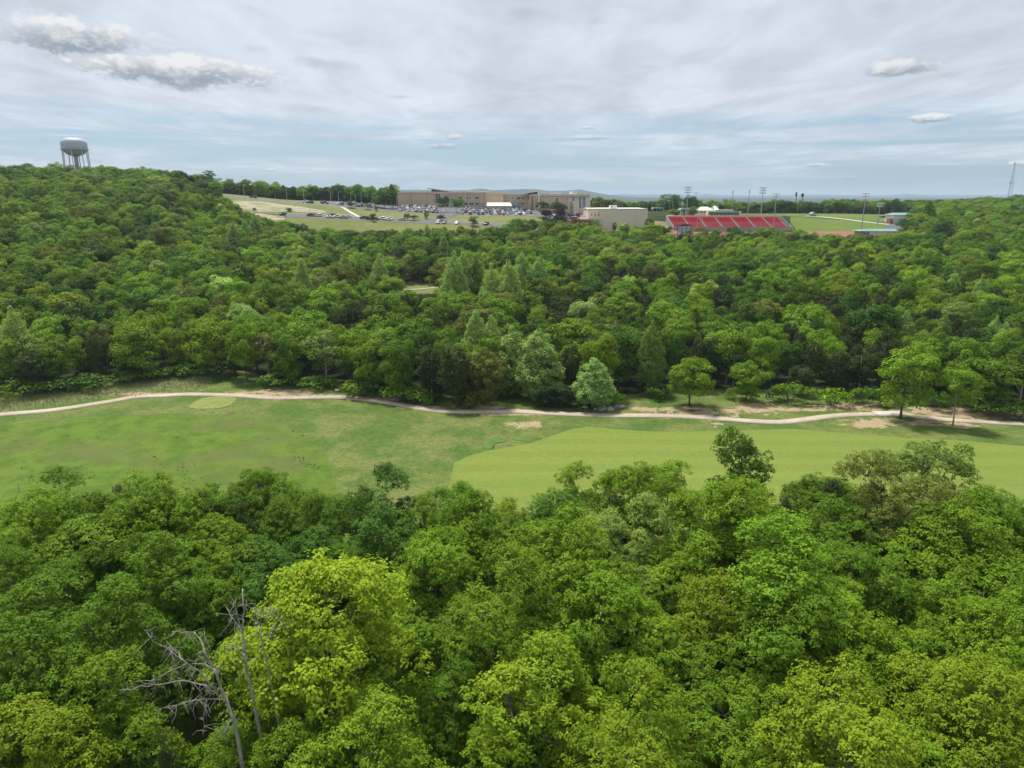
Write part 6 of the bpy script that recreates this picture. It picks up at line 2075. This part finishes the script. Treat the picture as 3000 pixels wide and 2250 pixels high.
for (px, D, kind, col, rz) in [(746, 485, 'suv', 'grey', 0.1), (898, 487, 'pickup', 'white', 0.1), (910, 484, 'suv', 'navy', 0.1), (953, 488, 'pickup', 'dark red', 3.1)]:
    car(kind, col, xs_of(px, D), D, rz, "upper school road")
for (px, D, kind, col, rz) in [(2589, 540, 'sedan', 'black', 0), (2612, 541, 'sedan', 'black', 0)]:
    car(kind, col, xs_of(px, D), D, rz, "practice field near the white building")
seen = {}
for o, kind, colour, row, px in CARS:
    seen.setdefault((kind, colour, row), []).append((px, o))
for (kind, colour, row), L in seen.items():
    L.sort(key=lambda q: q[0])
    for i, (px, o) in enumerate(L):
        lab = "%s %s parked %s the %s" % (colour, kind, "on" if 'road' in row or 'field' in row else "in the", row) if False else "%s %s %s %s" % (colour, kind, "on the" if ('road' in row or 'field' in row) else "in the", row)
        if len(L) > 1:
            lab += ", %s from left" % ORD[i]
        tag(o, lab, "car", "cars at the school")

# ------------------------------------------------------------------ planted trees round the school
SPEC = [  # px, depth, base to top in rows (top row), half width px, tint, kind, label
    (1192, 447, 625, 10, 'dark', 'cedar', "dark conical tree on the lawn left of the plum tree"), (1211, 446, 633, 14, 'plum', 'mid', "left plum-leaved tree on the lower road"), (1249, 456, 616, 8, 'mid', 'cedar', "green conical tree by the access road"),
    (1292, 450, 630, 11, 'plum', 'mid', "low plum-leaved tree at the mouth of the access road"), (1292, 490, 584, 11, 'dark', 'mid', "left of two trees beside the school entrance drive"), (1307, 497, 580, 9, 'dark', 'mid', "right of two trees left of the school entrance"),
    (1337, 492, 587, 13, 'mid', 'mid', "tree right of the school entrance drive, left of two"), (1352, 497, 588, 9, 'mid', 'mid', "smaller tree right of the school entrance, right of two"), (1387, 434, 636, 12, 'dark', 'mid', "round dark tree beside the lower road"),
    (1108, 505, 575, 16, 'mid', 'mid', "broad tree left of the big dark trees by the school"), (1126, 500, 562, 20, 'dark', 'mid', "big dark tree left of the tan school wall"), (1146, 502, 566, 16, 'dark', 'mid', "big dark tree touching the tan school wall"),
    (1151, 512, 542, 12, 'cedar_green', 'cedar', "tall pointed spruce above the left end of the school"), (1030, 478, 592, 12, 'mid', 'mid', "small round tree at the footpath top"), (1078, 478, 599, 10, 'mid', 'mid', "small round tree on the lawn edge right of the footpath"),
    (1103, 474, 604, 6, 'mid', 'cedar', "slim young tree at the left car park kerb"), (848, 452, 609, 9, 'dark', 'mid', "dark tree at the right end of the bare earth"), (1092, 435, 628, 8, 'dark', 'mid', "round dark tree among the trucks on the lower road"),
    (746, 447, 624, 6, 'cedar_green', 'cedar', "small dark conifer below the bare earth"), (1589, 474, 596, 19, 'dark', 'mid', "broad dark tree before the tall right school wing, left of two"), (1630, 470, 597, 17, 'dark', 'mid', "broad dark tree before the tall right wing, middle"),
    (1645, 472, 598, 14, 'dark', 'mid', "broad dark tree before the tall right wing, rightmost"), (1601, 466, 617, 15, 'plum', 'mid', "plum tree under the broad dark trees, left of two"), (1641, 463, 612, 14, 'plum', 'mid', "plum tree under the broad dark trees, right of two"),
    (1626, 430, 632, 8, 'plum', 'cedar', "upright plum-coloured tree at the wood edge below the car park"), (1801, 424, 652, 7, 'dark', 'cedar', "small conifer in front of the windowless hall"), (1694, 416, 640, 10, 'cedar_green', 'cedar', "dark conifer left of the windowless hall"),
    (1732, 418, 643, 7, 'cedar_green', 'cedar', "dark narrow conifer at the left corner of the windowless hall"), (1746, 410, 643, 14, 'pale', 'mid_open', "thin pale tree in front of the windowless hall"), (1832, 408, 658, 22, 'syc', 'mid', "pale broad tree in front of the windowless hall"),
    (1904, 416, 645, 13, 'mid', 'mid', "green tree at the right corner of the windowless hall"), (1970, 480, 613, 17, 'lime', 'mid', "flat round lime tree behind the left end of the grandstand"), (1983, 478, 621, 8, 'dark', 'mid', "dark clipped bush right of the flat lime tree"),
    (2653, 462, 640, 18, 'dark', 'mid', "dark tree in front of the white equipment building"), (2722, 455, 590, 24, 'mid', 'sycamore', "tall tree right of the white equipment building"), (2690, 450, 630, 24, 'lime', 'mid', "lime tree hiding the corner of the white building"),
    (2030, 478, 606, 12, 'olive', 'mid', "olive tree in front of the green roofed shelter"), (2226, 606, 596, 20, 'dark', 'mid', "dark broad tree left of two beyond the practice field"), (2290, 612, 586, 22, 'dark', 'mid', "dark broad tree right of two beyond the practice field"),
    (2262, 610, 598, 16, 'dark', 'mid', "dark tree between the two broad ones beyond the practice field"), (1250, 520, 600, 4, 'dark', 'shrub', "left round bush at the school wall"), (1185, 532, 597, 4, 'dark', 'shrub', "round bush at the left school wall"),
    (1880, 590, 590, 18, 'mid', 'mid', "tree behind the court lamps over the hall roof"), (1905, 590, 592, 16, 'dark', 'mid', "dark tree behind the right corner of the hall roof"), (1950, 600, 574, 22, 'mid', 'mid', "tall tree left behind the court lamps"),
    (1975, 605, 573, 18, 'mid', 'mid', "tall tree right behind the court lamps"), (2020, 610, 573, 20, 'dark', 'mid', "tall dark tree behind the left floodlight mast")]
for j, (px, D, top, rp, tint, kind, lab) in enumerate(SPEC):
    x = xs_of(px, D)
    z = zt(x, D)
    H = max(1.5, zp(top, D) - z)
    plant(kind, x, D, max(1.0, rp * D / 2140.0 * 1.08), H, tint, {'cedar': 'conifer_tree', 'sycamore': 'poplar_tree', 'shrub': 'shrub'}.get(kind, 'plum_tree' if tint == 'plum' else 'shade_tree'), "shrub" if kind == 'shrub' else "tree",
          "planted trees around the school", lab, z=z, species='landmark')

# ------------------------------------------------------------------ the air: pale haze over the whole country
hz = MB().box(-19500, 19500, -400, 26500, float(HZ.min()) - 2.0, 140.0)
hm, hg = mat_new("haze")
vp = hg.node('ShaderNodeVolumePrincipled', {'Color': (0.68, 0.84, 1.0, 1.0), 'Density': HAZE, 'Anisotropy': 0.1})
ho = hg.node('ShaderNodeOutputMaterial')
hg.link(vp.outputs[0], ho.inputs['Volume'])
haze = hz.obj("haze", hm)
tag(haze, "thin bluish haze lying over the far hills", "haze", None, 'stuff')
